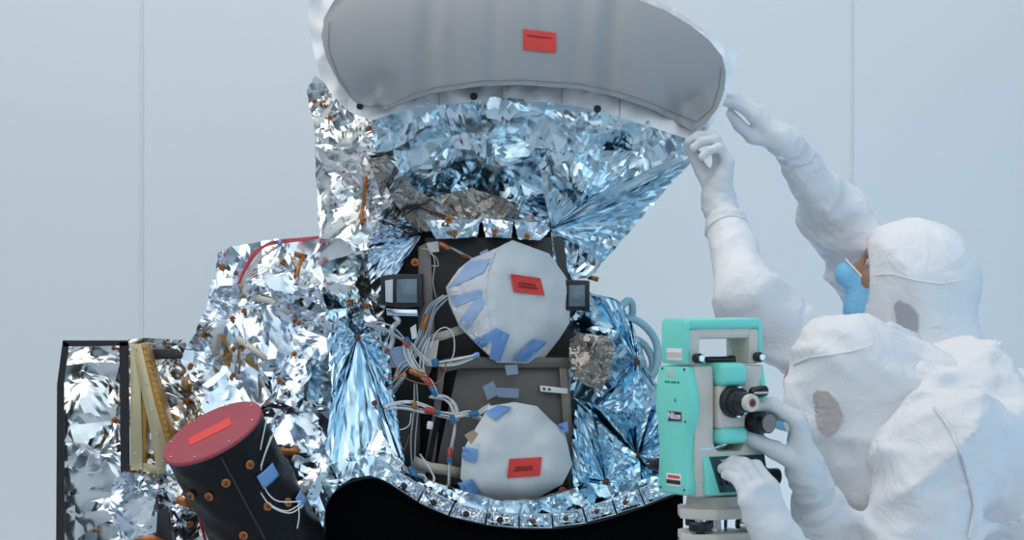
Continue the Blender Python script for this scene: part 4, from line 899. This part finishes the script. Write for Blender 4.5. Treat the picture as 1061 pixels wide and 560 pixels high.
# keyboard unit
mb = MB(); mb.prism([(-.043, .066), (-.060, .004), (-.040, .004), (-.038, .070)], 'x', -.052, .068, .003); kp = mb.build('keypad_frame', 'teal', ts, **kw)
kn = Vector((0, -.96, .27)); 
def onkp(x, t, o): return (x, -.060 + t * .017 - .001 - o, .004 + t * .062)
vs = [onkp(-.030, .06, .001), onkp(.067, .06, .001), onkp(.067, .97, .001), onkp(-.040, .97, .001)]; vs += [(x, y + .003, z) for x, y, z in vs]
scr = obj('screen', vs, [[0, 1, 2, 3], [7, 6, 5, 4], [0, 4, 5, 1], [1, 5, 6, 2], [2, 6, 7, 3], [3, 7, 4, 0]], 'screen', kp, local=True)
for r_ in range(2):
    for k in range(7):
        x = -.024 + k * .0118; c = onkp(x, .30 + r_ * .17, .002); mb = MB(); mb.box(c[0] - .004, c[0] + .004, c[1] - .001, c[1] + .002, c[2] - .0035, c[2] + .0035, .0008); mb.build('key', 'black_plastic', kp, **kw)
mb = MB(); c = onkp(-.014, .87, .0018); mb.box(c[0] - .008, c[0] + .006, c[1], c[1] + .0006, c[2] - .0012, c[2] + .0012, 0); mb.build('faint_print', 'metal', kp, **kw)
mb = MB(); mb.box(-.060, -.036, -.0436, -.0428, .0745, .0785, 0); mb.build('name_strip', 'metal', fr, **kw)
mb = MB(); mb.cyl((-.052, -.0425, .028), (-.052, -.0445, .028), .006, n=20); mb.build('plummet_cap', 'cream', fr, **kw)
mb = MB(); mb.lathe((-.012, -.01, .074), (.016, -.014, .084), [(0, .006), (.01, .0075), (.022, .0075), (.03, .006)], 16); mb.build('plate_vial', 'chrome', ts, **kw)
mb = MB(); mb.cyl((-.02, 0, .078), (.022, 0, .078), .006, n=16); mb.build('trunnion_bar', 'black_plastic', ts, **kw)
# loop and slab at far right; blue light on the cover put into colour
mb = MB(); mb.tube([(.083, .01, .17), (.10, .012, .176), (.108, .014, .165), (.108, .014, .155)], .0035, 8); mb.box(.081, .090, -.015, .025, .05, .18, .003); mb.build('strap', 'blue_strap', ts, **kw)

tb = thing('tribrach', 'pale grey levelling base with three dark foot screws under the teal instrument', 'tribrach', base, math.radians(30))
mb = MB(); mb.lathe((0, 0, -.002), (0, 0, -.022), [(0, .044), (.012, .046), (.02, .046)], 40); mb.build('collar', 'cream', tb, **kw)
def tri_plate(r, c, z0, z1, mb):
    pts = []
    for k in range(3):
        a0 = math.radians(90 + 120 * k)
        for j in range(-4, 5): an = a0 + j * .13; pts.append((math.cos(an) * r, math.sin(an) * r))
    mb.prism(pts, 'z', z0, z1, .002)
mb = MB(); tri_plate(.066, 0, -.037, -.020, mb); mb.build('top_plate', 'cream', tb, **kw)
for k in range(3):
    an = math.radians(90 + 120 * k); x, y = math.cos(an) * .052, math.sin(an) * .052
    mb = MB(); mb.lathe((x, y, -.036), (x, y, -.062), [(0, .006), (.004, .007), (.006, .0165), (.008, .018), (.018, .018), (.020, .0165), (.021, .007), (.026, .007)], 28)
    fsw = mb.build('foot_screw', 'black_plastic', tb, **kw); mb = MB(); mb.cyl((x, y, -.036), (x, y, -.0425), .009, n=18); mb.build('screw_collar', 'chrome', fsw, **kw)
mb = MB(); mb.cyl((0, 0, -.036), (0, 0, -.062), .022, n=28); mb.cyl((.03, -.03, -.05), (.052, -.046, -.05), .010, n=18); mb.build('lock_knob', 'chrome', tb, **kw)
mb = MB(); tri_plate(.066, 0, -.074, -.060, mb); mb.build('base_plate', 'cream', tb, **kw)
mb = MB(); mb.lathe((0, 0, -.074), (0, 0, -.090), [(0, .058), (.004, .062), (.012, .062), (.016, .058)], 40); mb.build('spring_plate', 'metal', tb, **kw)
tp = thing('tripod', 'tripod carrying the teal surveying instrument, mostly below the picture', 'tripod', (base.x, base.y, 0), math.radians(30))
hz = base.z - .090
mb = MB(); mb.lathe((0, 0, hz), (0, 0, hz - .03), [(0, .07), (.004, .075), (.026, .075), (.03, .07)], 40); mb.build('tripod_head', 'metal', tp, **kw)
for k in range(3):
    an = math.radians(90 + 120 * k); a = Vector((math.cos(an) * .055, math.sin(an) * .055, hz - .03)); b = Vector((math.cos(an) * .42, math.sin(an) * .42, .006)); mb = MB()
    s_ = Vector((-math.sin(an), math.cos(an), 0)) * .022
    mb.tube([a + s_, a.lerp(b, .55) + s_ * .7], .011, 10, sub=0); mb.tube([a - s_, a.lerp(b, .55) - s_ * .7], .011, 10, sub=0); mb.tube([a.lerp(b, .5), b], .013, 10, sub=0); mb.build('leg', 'gold', tp, **kw)
# ================================================================== people
def nrmz(v): return Vector(v).normalized()
def frame(x, y):
    x = nrmz(x); y = Vector(y); y = (y - x * y.dot(x)).normalized(); return x, y
FING = [(.086, .027, .0105, (.043, .026, .021)), (.091, .009, .0108, (.047, .029, .022)), (.088, -.009, .0102, (.043, .027, .021)), (.080, -.026, .0092, (.034, .020, .019))]
def hand(W, x, y, side, curls, thumb, cuff_dir, scale=1.0, splay=(6, 1, -4, -10), cuff=.085, seed=0, zs=0.0):
    x, y = frame(x, y); z = x.cross(y) * side; W = Vector(W)
    L = lambda a, b, c: W + (x * a + y * b + z * c) * scale
    fingers = []; tips = []
    for (kx, ky, r, lens), cu, sp in zip(FING, curls, splay):
        p = L(kx, ky, -.002); th = 0; ch = []; rr = r * scale; s = math.radians(sp); xx = x * math.cos(s) + y * math.sin(s)
        for ln, c in zip(lens, cu):
            th += math.radians(c); d = xx * math.cos(th) - z * math.sin(th); q = p + d * ln * scale; r2 = rr * .91
            ch.append(rc(p, q, rr * 1.03, r2)); p = q; rr = r2
        tips.append(p); fingers.append(union(ch, .004))
    t0 = L(.020, .020, -.010); ch = []; p = t0; rr = .0165 * scale
    for ln, d, r2 in zip((.046, .035, .028), thumb, (.0135, .0118, .0095)):
        q = p + nrmz(x * d[0] + y * d[1] + z * d[2]) * ln * scale; ch.append(rc(p, q, rr, r2 * scale)); p = q; rr = r2 * scale
    tips.append(p); th_ = union(ch, .006)
    palm = union([rc(L(0, ky * .55, -.004), L(kx - .002, ky, -.004), .0165 * scale, .0125 * scale) for kx, ky, _, _ in FING] + [rc(L(.01, -.012, -.008), L(.05, -.022, -.012), .017 * scale, .014 * scale), rc(L(.012, .012, -.010), L(.05, .02, -.012), .016 * scale, .012 * scale)], .014 * scale)
    cd = nrmz(cuff_dir); c1 = W + cd * cuff * scale
    wr = union([rc(L(.012, 0, -.004), W + cd * .02, .0285 * scale, .029 * scale), rc(W + cd * .02, c1, .029 * scale, .040 * scale)], .012)
    rim = rc(c1 - cd * .004, c1 - cd * .001, .0415 * scale, .0418 * scale)
    fw = folds(seed + 3, 230, .0050, 3, cd, 1.6); fw2 = folds(seed + 9, 260, .0014, 3, x, 1.6, .6); Wn = V3(W); cdn = V3(cd)
    def f(p):
        d = fingers[0](p)
        for g in fingers[1:]: d = smin(d, g(p), .0016)
        d = smin(d, th_(p), .003)
        pl = smin(palm(p), wr(p), .02)
        t = (p - Wn) @ cdn
        wgt = np.clip((t + .03) / .05, 0, 1)
        d = smin(d, pl, .007)
        d = np.minimum(d, rim(p)) - fw(p) * wgt - fw2(p)
        return np.maximum(d, t - cuff * scale)
    allp = [L(a, b, c) for a in (-.02, .12) for b in (-.05, .05) for c in (-.05, .05)] + tips + [c1 + Vector((s, s2, s3)) * .05 for s in (-1, 1) for s2 in (-1, 1) for s3 in (-1, 1)]
    lo = [min(q[i] for q in allp) - .02 for i in range(3)]; hi = [max(q[i] for q in allp) + .02 for i in range(3)]
    return f, lo, hi, z
def head_parts(H, f_, u_):
    f_, u_ = frame(f_, u_); r_ = f_.cross(u_); A = (f_, r_, u_)
    L = lambda a, b, c: Vector(H) + f_ * a + r_ * b + u_ * c
    prim = [ell(L(-.008, 0, .025), A, (.095, .074, .085)), ell(L(.035, 0, -.045), A, (.055, .056, .065)), rc(L(.05, 0, -.085), L(.075, 0, -.088), .028, .022), rc(L(.082, -.025, .028), L(.082, .025, .028), .012, .012)]
    sk = union(prim, .035); nose = union([rc(L(.092, 0, .012), L(.112, 0, -.026), .008, .0125), rc(L(.100, -.012, -.028), L(.100, .012, -.028), .008, .008)], .01)
    lips = rc(L(.090, -.016, -.058), L(.090, .016, -.058), .009, .009); so = [ell(L(.094, s * .031, .006), A, (.016, .017, .010)) for s in (-1, 1)]
    ears = [ell(L(-.005, s * .077, -.01), A, (.018, .008, .032)) for s in (-1, 1)]; ck = [ell(L(.066, s * .040, -.02), A, (.022, .022, .024)) for s in (-1, 1)]
    eyes = [L(.0815, s * .031, .006) for s in (-1, 1)]
    def f(p):
        d = smin(sk(p), nose(p), .012); d = smin(d, lips(p), .012)
        for c in ck: d = smin(d, c(p), .02)
        for s in so: d = smax(d, -s(p), .012)
        for e in ears: d = smin(d, e(p), .008)
        return d
    return f, L, A, eyes, sk
def add_surf(key, o, front=True):
    co = np.array([v.co[:] for v in o.data.vertices]) + np.array(ORG); nr = np.array([v.normal[:] for v in o.data.vertices])
    k = nr[:, 1] < -.05 if abs(nr[:, 1]).sum() else np.ones(len(co), bool)
    co = co[k]; s = co[:, 1] + D
    SURF[key] = (np.stack([530.5 + co[:, 0] * F / s, 280 - (co[:, 2] - ZC) * F / s], 1), co[:, 1])
def polypatch(name, poly, key, m, parent, lift=.002, spacing=5):
    def dep(uv): return np.array([surf_y(key, a, b, 3) for a, b in uv]) - lift
    o = foil(name, resample(poly, 4), dep, m, parent, spacing=spacing, amp=0, levels=1, frac=0, skirt=.004, sharp=60, edge_jit=0); return o
def clothes(name, prims, k, fold_list, lo, hi, h, m, parent, cut=None, it=1):
    base_ = union(prims, k)
    def f(p):
        d = base_(p)
        for g in fold_list: d = d - g(p)
        if cut is not None: d = smax(d, cut(p), .006)
        return d
    return body(name, f, lo, hi, h, m, parent, it)

def person(label, base, H, hf, hu, chest, belly, pelvis, sh, el, wr, hands, knees, feet, hood, seed, skin_h=.006, neck=None, fax=(-.5, .2, .85), arm=((.062, .046), .036), cres=.0085):
    """sh/el/wr: (left, right) joints; hood: dict of prims"""
    setorg(base); t = thing('person', label, 'person', base)
    hf_, L, A, eyes, sk = head_parts(H, hf, hu)
    nb = Vector(chest) + Vector((0, 0, .02)) if neck is None else Vector(neck)
    limbs = [rc(L(-.02, 0, -.05), nb, .056, .062), rc(nb, chest, .09, .12), rc(chest, belly, .12, .115), rc(belly, pelvis, .115, .125), rc(sh[0], sh[1], .06, .06)]
    for i in (0, 1): limbs += [rc(sh[i], el[i], .050, .036), rc(el[i], wr[i], .036, .024), rc(pelvis, knees[i], .09, .055), rc(knees[i], Vector(feet[i]) + Vector((0, 0, .08)), .052, .036)]
    bl = union(limbs, .03)
    fb = lambda p: smin(bl(p), hf_(p), .015)
    pts = [Vector(q) for q in [H, chest, belly, pelvis, *sh, *el, *wr, *knees, *feet]]
    lo = [min(q[i] for q in pts) - .17 for i in range(3)]; hi = [max(q[i] for q in pts) + .17 for i in range(3)]; lo[2] = .0
    body('body', fb, lo, hi, skin_h, 'skin', t, 1)
    for e in eyes:
        mb = MB(); mb.lathe(e - A[0] * .0105, e + A[0] * .0105, [(0.0, .001)] + [(.0105 - .0105 * math.cos(a), .0105 * math.sin(a)) for a in np.linspace(.3, 2.84, 9)] + [(.021, .001)], 16); eo = mb.build('eye', 'eye', t)
        mb = MB(); q = e + A[0] * .0098; mb.cyl(q, q + A[0] * .0012, .0052, n=14, bev=.0004); mb.build('iris', 'black_plastic', eo)
        mb = MB(); s = 1 if (e - Vector(H)).dot(A[1]) > 0 else -1
        mb.tube([L(.094, s * .014, .021), L(.093, s * .03, .0265), L(.081, s * .048, .021)], .003, 6); mb.build('eyebrow', 'hair', t)
    # coverall
    kk = .03; pr = [rc(nb, chest, .12, .155), rc(chest, belly, .155, .16), rc(belly, pelvis, .16, .16), rc(sh[0], sh[1], .085, .085)]
    fl = [folds(seed, 32, .042, 3, fax, 2.3), folds(seed + 1, 90, .011, 3, fax, 2.0)]
    jn = [V3(q) for q in (wr[0], wr[1], el[0], el[1])]; f0, f1 = fl
    def far(p):
        d = np.min([np.linalg.norm(p - q, axis=1) for q in jn], axis=0); return np.clip((d - .06) / .2, .12, 1)
    fl = [lambda p: (f0(p) + f1(p)) * far(p)]
    for i in (0, 1):
        sl = rc(sh[i], el[i], *arm[0]); s2 = rc(el[i], Vector(wr[i]).lerp(Vector(el[i]), .27), arm[0][1], arm[1])
        pr += [sl, s2, rc(pelvis, knees[i], .115, .085), rc(knees[i], Vector(feet[i]) + Vector((0, 0, .08)), .085, .07)]
        ax = (Vector(wr[i]) - Vector(sh[i])).normalized(); an = V3(sh[i]); axn = V3(ax); fo = folds(seed + 20 + i, 62, .014, 3, ax * .75 + Vector((.3, .2, -.3)), 1.6)
        def g(p, fo=fo, an=an, axn=axn, LL=(Vector(wr[i]) - Vector(sh[i])).length):
            tt = (p - an) @ axn; return fo(p) * np.clip((tt - .02) / .08, 0, 1) * np.clip((LL - .05 - tt) / .12, .2, 1)
        fl.append(g)
    co = clothes('coverall', pr, .035, fl, lo, hi, cres, 'suit', t, it=2)
    for i in (0, 1):
        fp = Vector(feet[i]); fd = Vector((hf[0], hf[1], 0)).normalized(); b = union([rc(fp + Vector((0, 0, .09)), fp + Vector((0, 0, .055)), .06, .055), rc(fp - fd * .05 + Vector((0, 0, .045)), fp + fd * .15 + Vector((0, 0, .035)), .045, .04)], .03)
        fz = lambda p, b=b: np.maximum(b(p), .004 - p[:, 2]); body('boot_cover', fz, [fp.x - .3, fp.y - .3, -.02], [fp.x + .3, fp.y + .3, .2], .01, 'suit', t)
    # mask
    mk = lambda p: sk(p) - .010
    mc, fA, uA = V3(L(.07, 0, -.075)), V3(A[0]), V3(A[2]); rA = V3(A[1]); nz_ = rc(L(.095, 0, .0), L(.118, 0, -.028), .012, .018)
    H3 = V3(H)
    def fm(p):
        d = smin(smin(sk(p), nz_(p), .03) - .007, 9 + 0 * p[:, 0], .001)
        q = p - H3; a, b, c = q @ fA, q @ rA, q @ uA
        top = c - (-.012 + .55 * (a - .11)); 
        return smax(smax(d, top, .004), smax(.028 - a, -.115 - c, .004), .004) - .002 * (1 - np.abs(np.sin(c * 260))) ** 4
    body('face_mask', fm, [q - .16 for q in H], [q + .16 for q in H], .004, 'mask', t, 1)
    mb = MB(); pts_ = []
    for an in np.linspace(-1.25, 1.25, 15):
        dr = A[0] * math.cos(an) + A[1] * math.sin(an); o_ = Vector(H) + A[2] * -.012; s0 = .04
        for s0 in np.arange(.17, .04, -.0015):
            pp = o_ + dr * s0; a_ = (pp - Vector(H)).dot(A[0]); pp = pp + A[2] * (.55 * (a_ - .11))
            if fm(np.array([tuple(pp - A[2] * .006)], np.float32))[0] < 0: break
        pts_.append(pp)
    mb.tube(pts_, .0022, 6, sub=2); mb.build('mask_edge', 'white_print', t)
    # hood
    open_ = ell(L(*hood.get('open_c', (.125, 0, -.02))), A, hood.get('open_r', (.085, .075, .085)))
    hf2 = [folds(seed + 40, 45, hood.get('amp', .010), 3, hood.get('axis', (.7, .2, .5)), 1.5), folds(seed + 41, 110, hood.get('amp', .010) * .4, 3, hood.get('axis', (.7, .2, .5)), 1.5, .6)] + hood.get('folds', [])
    hp = [ell(L(*c), A, r) for c, r in hood['ells']] + [rc(Vector(a), Vector(b), ra, rb) for a, b, ra, rb in hood['cones']]
    ho = clothes('hood', hp, hood.get('k', .05), hf2, [min(q[i] for q in (H, nb)) - .32 for i in range(3)], [max(q[i] for q in (H, nb)) + .32 for i in range(3)], .006, 'suit_sheer', t, cut=lambda p: -open_(p))
    add_surf('hood%d' % seed, ho); add_surf('suit%d' % seed, co)
    for f, lo_, hi_, z in hands: body('glove', f, lo_, hi_, .0028, 'glove', t, 1)
    return t, ho, co

# ------------------------------------------------------------------ person behind, reaching up to the cover
HA = P(943, 290, -.05)
fA_ = (-.90, .16, .30); uA_ = (.28, -.02, .95)
wLa, eLa, sLa = P(745, 210, -.22), P(772, 302, -.36), P(895, 412, -.22)
wRa, eRa, sRa = P(816, 148, -.10), P(862, 222, .08), P(938, 362, .14)
f_close = [(38, 40, 22), (44, 42, 24), (50, 45, 26), (55, 48, 28)]
hLa = hand(wLa, (.16, .02, 1), (-.25, .95, 0), -1, [(38, 62, 25), (40, 62, 28), (44, 64, 28), (48, 66, 28)], [(.75, .55, -.35), (.8, .1, -.6), (.75, -.15, -.65)], eLa - wLa, .96, cuff=.075, seed=1)
hRa = hand(wRa, (-.70, -.02, .72), (-.35, -.9, -.3), 1, [(12, 20, 10), (14, 26, 14), (16, 32, 18), (20, 36, 20)], [(.85, .30, -.5), (1, -.1, -.12), (1, -.15, .08)], eRa - wRa, .96, cuff=.085, seed=5)
pa, hoa, coa = person('person in white hooded coverall and blue face mask reaching up to the grey cover', (P(960, 0, -.05).x, -.05, 0), HA, fA_, uA_,
    P(946, 445, -.05), P(945, 530, -.05), (P(950, 0, -.05).x, -.05, .93), (sLa, sRa), (eLa, eRa), (wLa, wRa), (hLa, hRa),
    [Vector((P(945, 0, 0).x, -.16, .5)), Vector((P(940, 0, 0).x, .06, .5))], [Vector((P(955, 0, 0).x, -.17, 0)), Vector((P(950, 0, 0).x, .08, 0))],
    dict(ells=[((-.018, 0, .018), (.108, .092, .102)), ((.03, 0, -.02), (.075, .085, .10))], cones=[(HA + Vector((.02, 0, -.02)), P(965, 390, -.05), .09, .105), (P(965, 380, -.05), P(955, 410, -.05), .10, .14)], open_c=(.137, 0, -.045), open_r=(.100, .10, .095), amp=.008), 3)
polypatch('mesh_vent', [(926, 317), (931, 312), (943, 317), (951, 327), (950, 343), (938, 351), (930, 340)], 'hood3', 'mesh_vent', hoa, .003)
# raised seams of the hood
def seam(key, pts, parent, r=.0016, m='suit_sheer', name='stitched_seam'):
    mb = MB(); mb.tube([P(x, y, surf_y(key, x, y, 6) - .0015) for x, y in resample(pts, 5, False)], r, 6, sub=0); mb.build(name, m, parent)
seam('hood3', [(906, 285), (925, 284), (950, 291), (975, 294), (998, 290)], hoa)

# ------------------------------------------------------------------ person in front, working the instrument
HB = P(876, 400, -.62)
fB_ = (-.90, .34, -.22); uB_ = (-.12, .1, .98)
wLb, eLb, sLb = P(808, 563, -.985), P(915, 660, -.84), P(975, 480, -.74)
wRb, eRb, sRb = P(839, 492, -.85), P(866, 610, -.68), P(935, 470, -.46)
hLb = hand(wLb, (-.36, .12, .9), (.75, .5, .3), -1, [(30, 42, 22), (28, 40, 22), (26, 40, 20), (20, 34, 18)], [(.8, .5, -.5), (.9, .2, -.6), (.9, 0, -.6)], eLb - wLb, 1.02, cuff=.085, seed=11, splay=(4, 4, 7, 14))
hRb = hand(wRb, (-.17, -.02, .98), (-.144, -.99, -.045), 1, [(48, 26, 16), (52, 34, 22), (56, 42, 26), (60, 46, 30)], [(.6, .25, -.72), (.58, .0, -.8), (.5, -.1, -.85)], eRb - wRb, 1.04, cuff=.095, seed=15)
pb, hob, cob = person('person in white coverall leaning to the teal instrument, seen from behind', (P(1130, 0, -.55).x, -.55, 0), HB, fB_, uB_,
    P(1005, 480, -.58), P(1085, 545, -.56), P(1165, 620, -.55), (sLb, sRb), (eLb, eRb), (wLb, wRb), (hLb, hRb),
    [P(1120, 0, -.55) * 0 + Vector((P(1110, 0, -.55).x, -.66, .52)), Vector((P(1105, 0, -.55).x, -.44, .52))], [Vector((P(1150, 0, -.55).x, -.68, 0)), Vector((P(1145, 0, -.55).x, -.42, 0))],
    dict(ells=[((-.008, 0, .008), (.098, .095, .108)), ((.0, 0, -.05), (.080, .09, .11))], cones=[(P(868, 440, -.63), P(915, 500, -.66), .062, .075), (HB + Vector((.02, 0, -.03)), P(960, 445, -.6), .085, .115), (P(925, 396, -.62), P(985, 430, -.58), .05, .085)], k=.05, open_c=(.148, 0, -.02), open_r=(.085, .095, .10), amp=.012, folds=[folds(77, 60, .013, 3, (.4, 0, .9), 1.6)]), 9, .008, neck=P(945, 440, -.59), arm=((.088, .066), .040), cres=.007)
polypatch('mesh_vent', [(842, 409), (846, 405), (858, 406), (868, 417), (873, 430), (868, 445), (858, 454), (848, 445), (844, 430)], 'hood9', 'mesh_vent_tan', hob, .003)
seam('hood9', [(822, 378), (840, 370), (862, 368), (885, 364), (905, 358)], hob)
seam('suit9', [(968, 422), (985, 445), (998, 475), (1006, 505), (1010, 525), (1004, 558)], cob, .003, 'suit')
# ================================================================== light and camera
def area(name, loc, target, size, energy, col=(1, 1, 1), sy=None):
    l = bpy.data.lights.new(name, 'AREA'); l.energy = energy; l.color = col; l.size = size
    if sy: l.shape = 'RECTANGLE'; l.size_y = sy
    o = bpy.data.objects.new(name, l); COL.objects.link(o); o.location = loc
    o.rotation_euler = (Vector(target) - Vector(loc)).to_track_quat('-Z', 'Y').to_euler(); return o
area('key_softbox', (-2.4, -1.7, 4.6), (.1, -.2, 1.6), 5.0, 96, (1, .965, .92))
area('front_fill', (1.2, -4.8, 3.6), (.4, 0, 1.5), 6.0, 72, (.92, .97, 1))
area('blue_side', (2.4, -.9, 1.0), (.2, 0, 1.55), 2.2, 14, (.45, .74, 1), 2.0)
area('blue_back', (.42, 1.25, .9), (.62, -.4, 1.75), .5, 6, (.30, .62, 1))
area('wall_wash', (0, -.2, 4.3), (0, 1.6, 1.5), 4.0, 46, (1, .975, .94), .6)
area('wall_low', (-1.2, .9, .35), (-1.0, 1.6, 1.3), 1.2, 3, (1, .97, .94))
area('wall_glow', (.75, 1.1, .7), (.6, 1.6, 1.4), .8, 2.5, (.85, .94, 1))
w = bpy.data.worlds.new('studio'); sc.world = w; w.use_nodes = True; nt = w.node_tree; bg = nt.nodes['Background']
tc = nt.nodes.new('ShaderNodeTexCoord')
def node(t, **k):
    n = nt.nodes.new(t)
    for a, b in k.items(): setattr(n, a, b)
    return n
nz = node('ShaderNodeTexNoise'); nz.inputs['Scale'].default_value = 1.7; nz.inputs['Detail'].default_value = 2.0; nt.links.new(tc.outputs['Generated'], nz.inputs['Vector'])
rp = node('ShaderNodeValToRGB'); e = rp.color_ramp.elements
e[0].position = .33; e[0].color = (.012, .016, .024, 1); e[1].position = .68; e[1].color = (.95, .98, 1, 1)
k = e.new(.42); k.color = (.16, .24, .32, 1); k = e.new(.54); k.color = (.44, .58, .69, 1); k = e.new(.60); k.color = (.60, .72, .80, 1)
nt.links.new(nz.outputs['Fac'], rp.inputs['Fac'])
# blue towards the right, warm white towards the left
sx = node('ShaderNodeSeparateXYZ'); nt.links.new(tc.outputs['Generated'], sx.inputs[0])
mr = node('ShaderNodeMapRange'); mr.inputs['From Min'].default_value = -.5; mr.inputs['From Max'].default_value = .7; nt.links.new(sx.outputs['X'], mr.inputs['Value'])
tint = node('ShaderNodeMix', data_type='RGBA'); tint.inputs[6].default_value = (.98, .98, .97, 1); tint.inputs[7].default_value = (.55, .82, 1.05, 1); nt.links.new(mr.outputs[0], tint.inputs[0])
mu = node('ShaderNodeMix', data_type='RGBA', blend_type='MULTIPLY'); mu.inputs[0].default_value = 1; nt.links.new(rp.outputs[0], mu.inputs[6]); nt.links.new(tint.outputs[2], mu.inputs[7])
nt.links.new(mu.outputs[2], bg.inputs['Color']); bg.inputs['Strength'].default_value = .82
cam = bpy.data.cameras.new('camera'); co_ = bpy.data.objects.new('camera', cam); COL.objects.link(co_)
cam.sensor_width = 36; cam.sensor_fit = 'HORIZONTAL'; cam.lens = F / 1061 * 36; cam.clip_end = 50
co_.location = (0, -D, ZC); co_.rotation_euler = (math.pi / 2, 0, 0); sc.camera = co_
sc.view_settings.view_transform = 'Standard'; sc.view_settings.look = 'None'
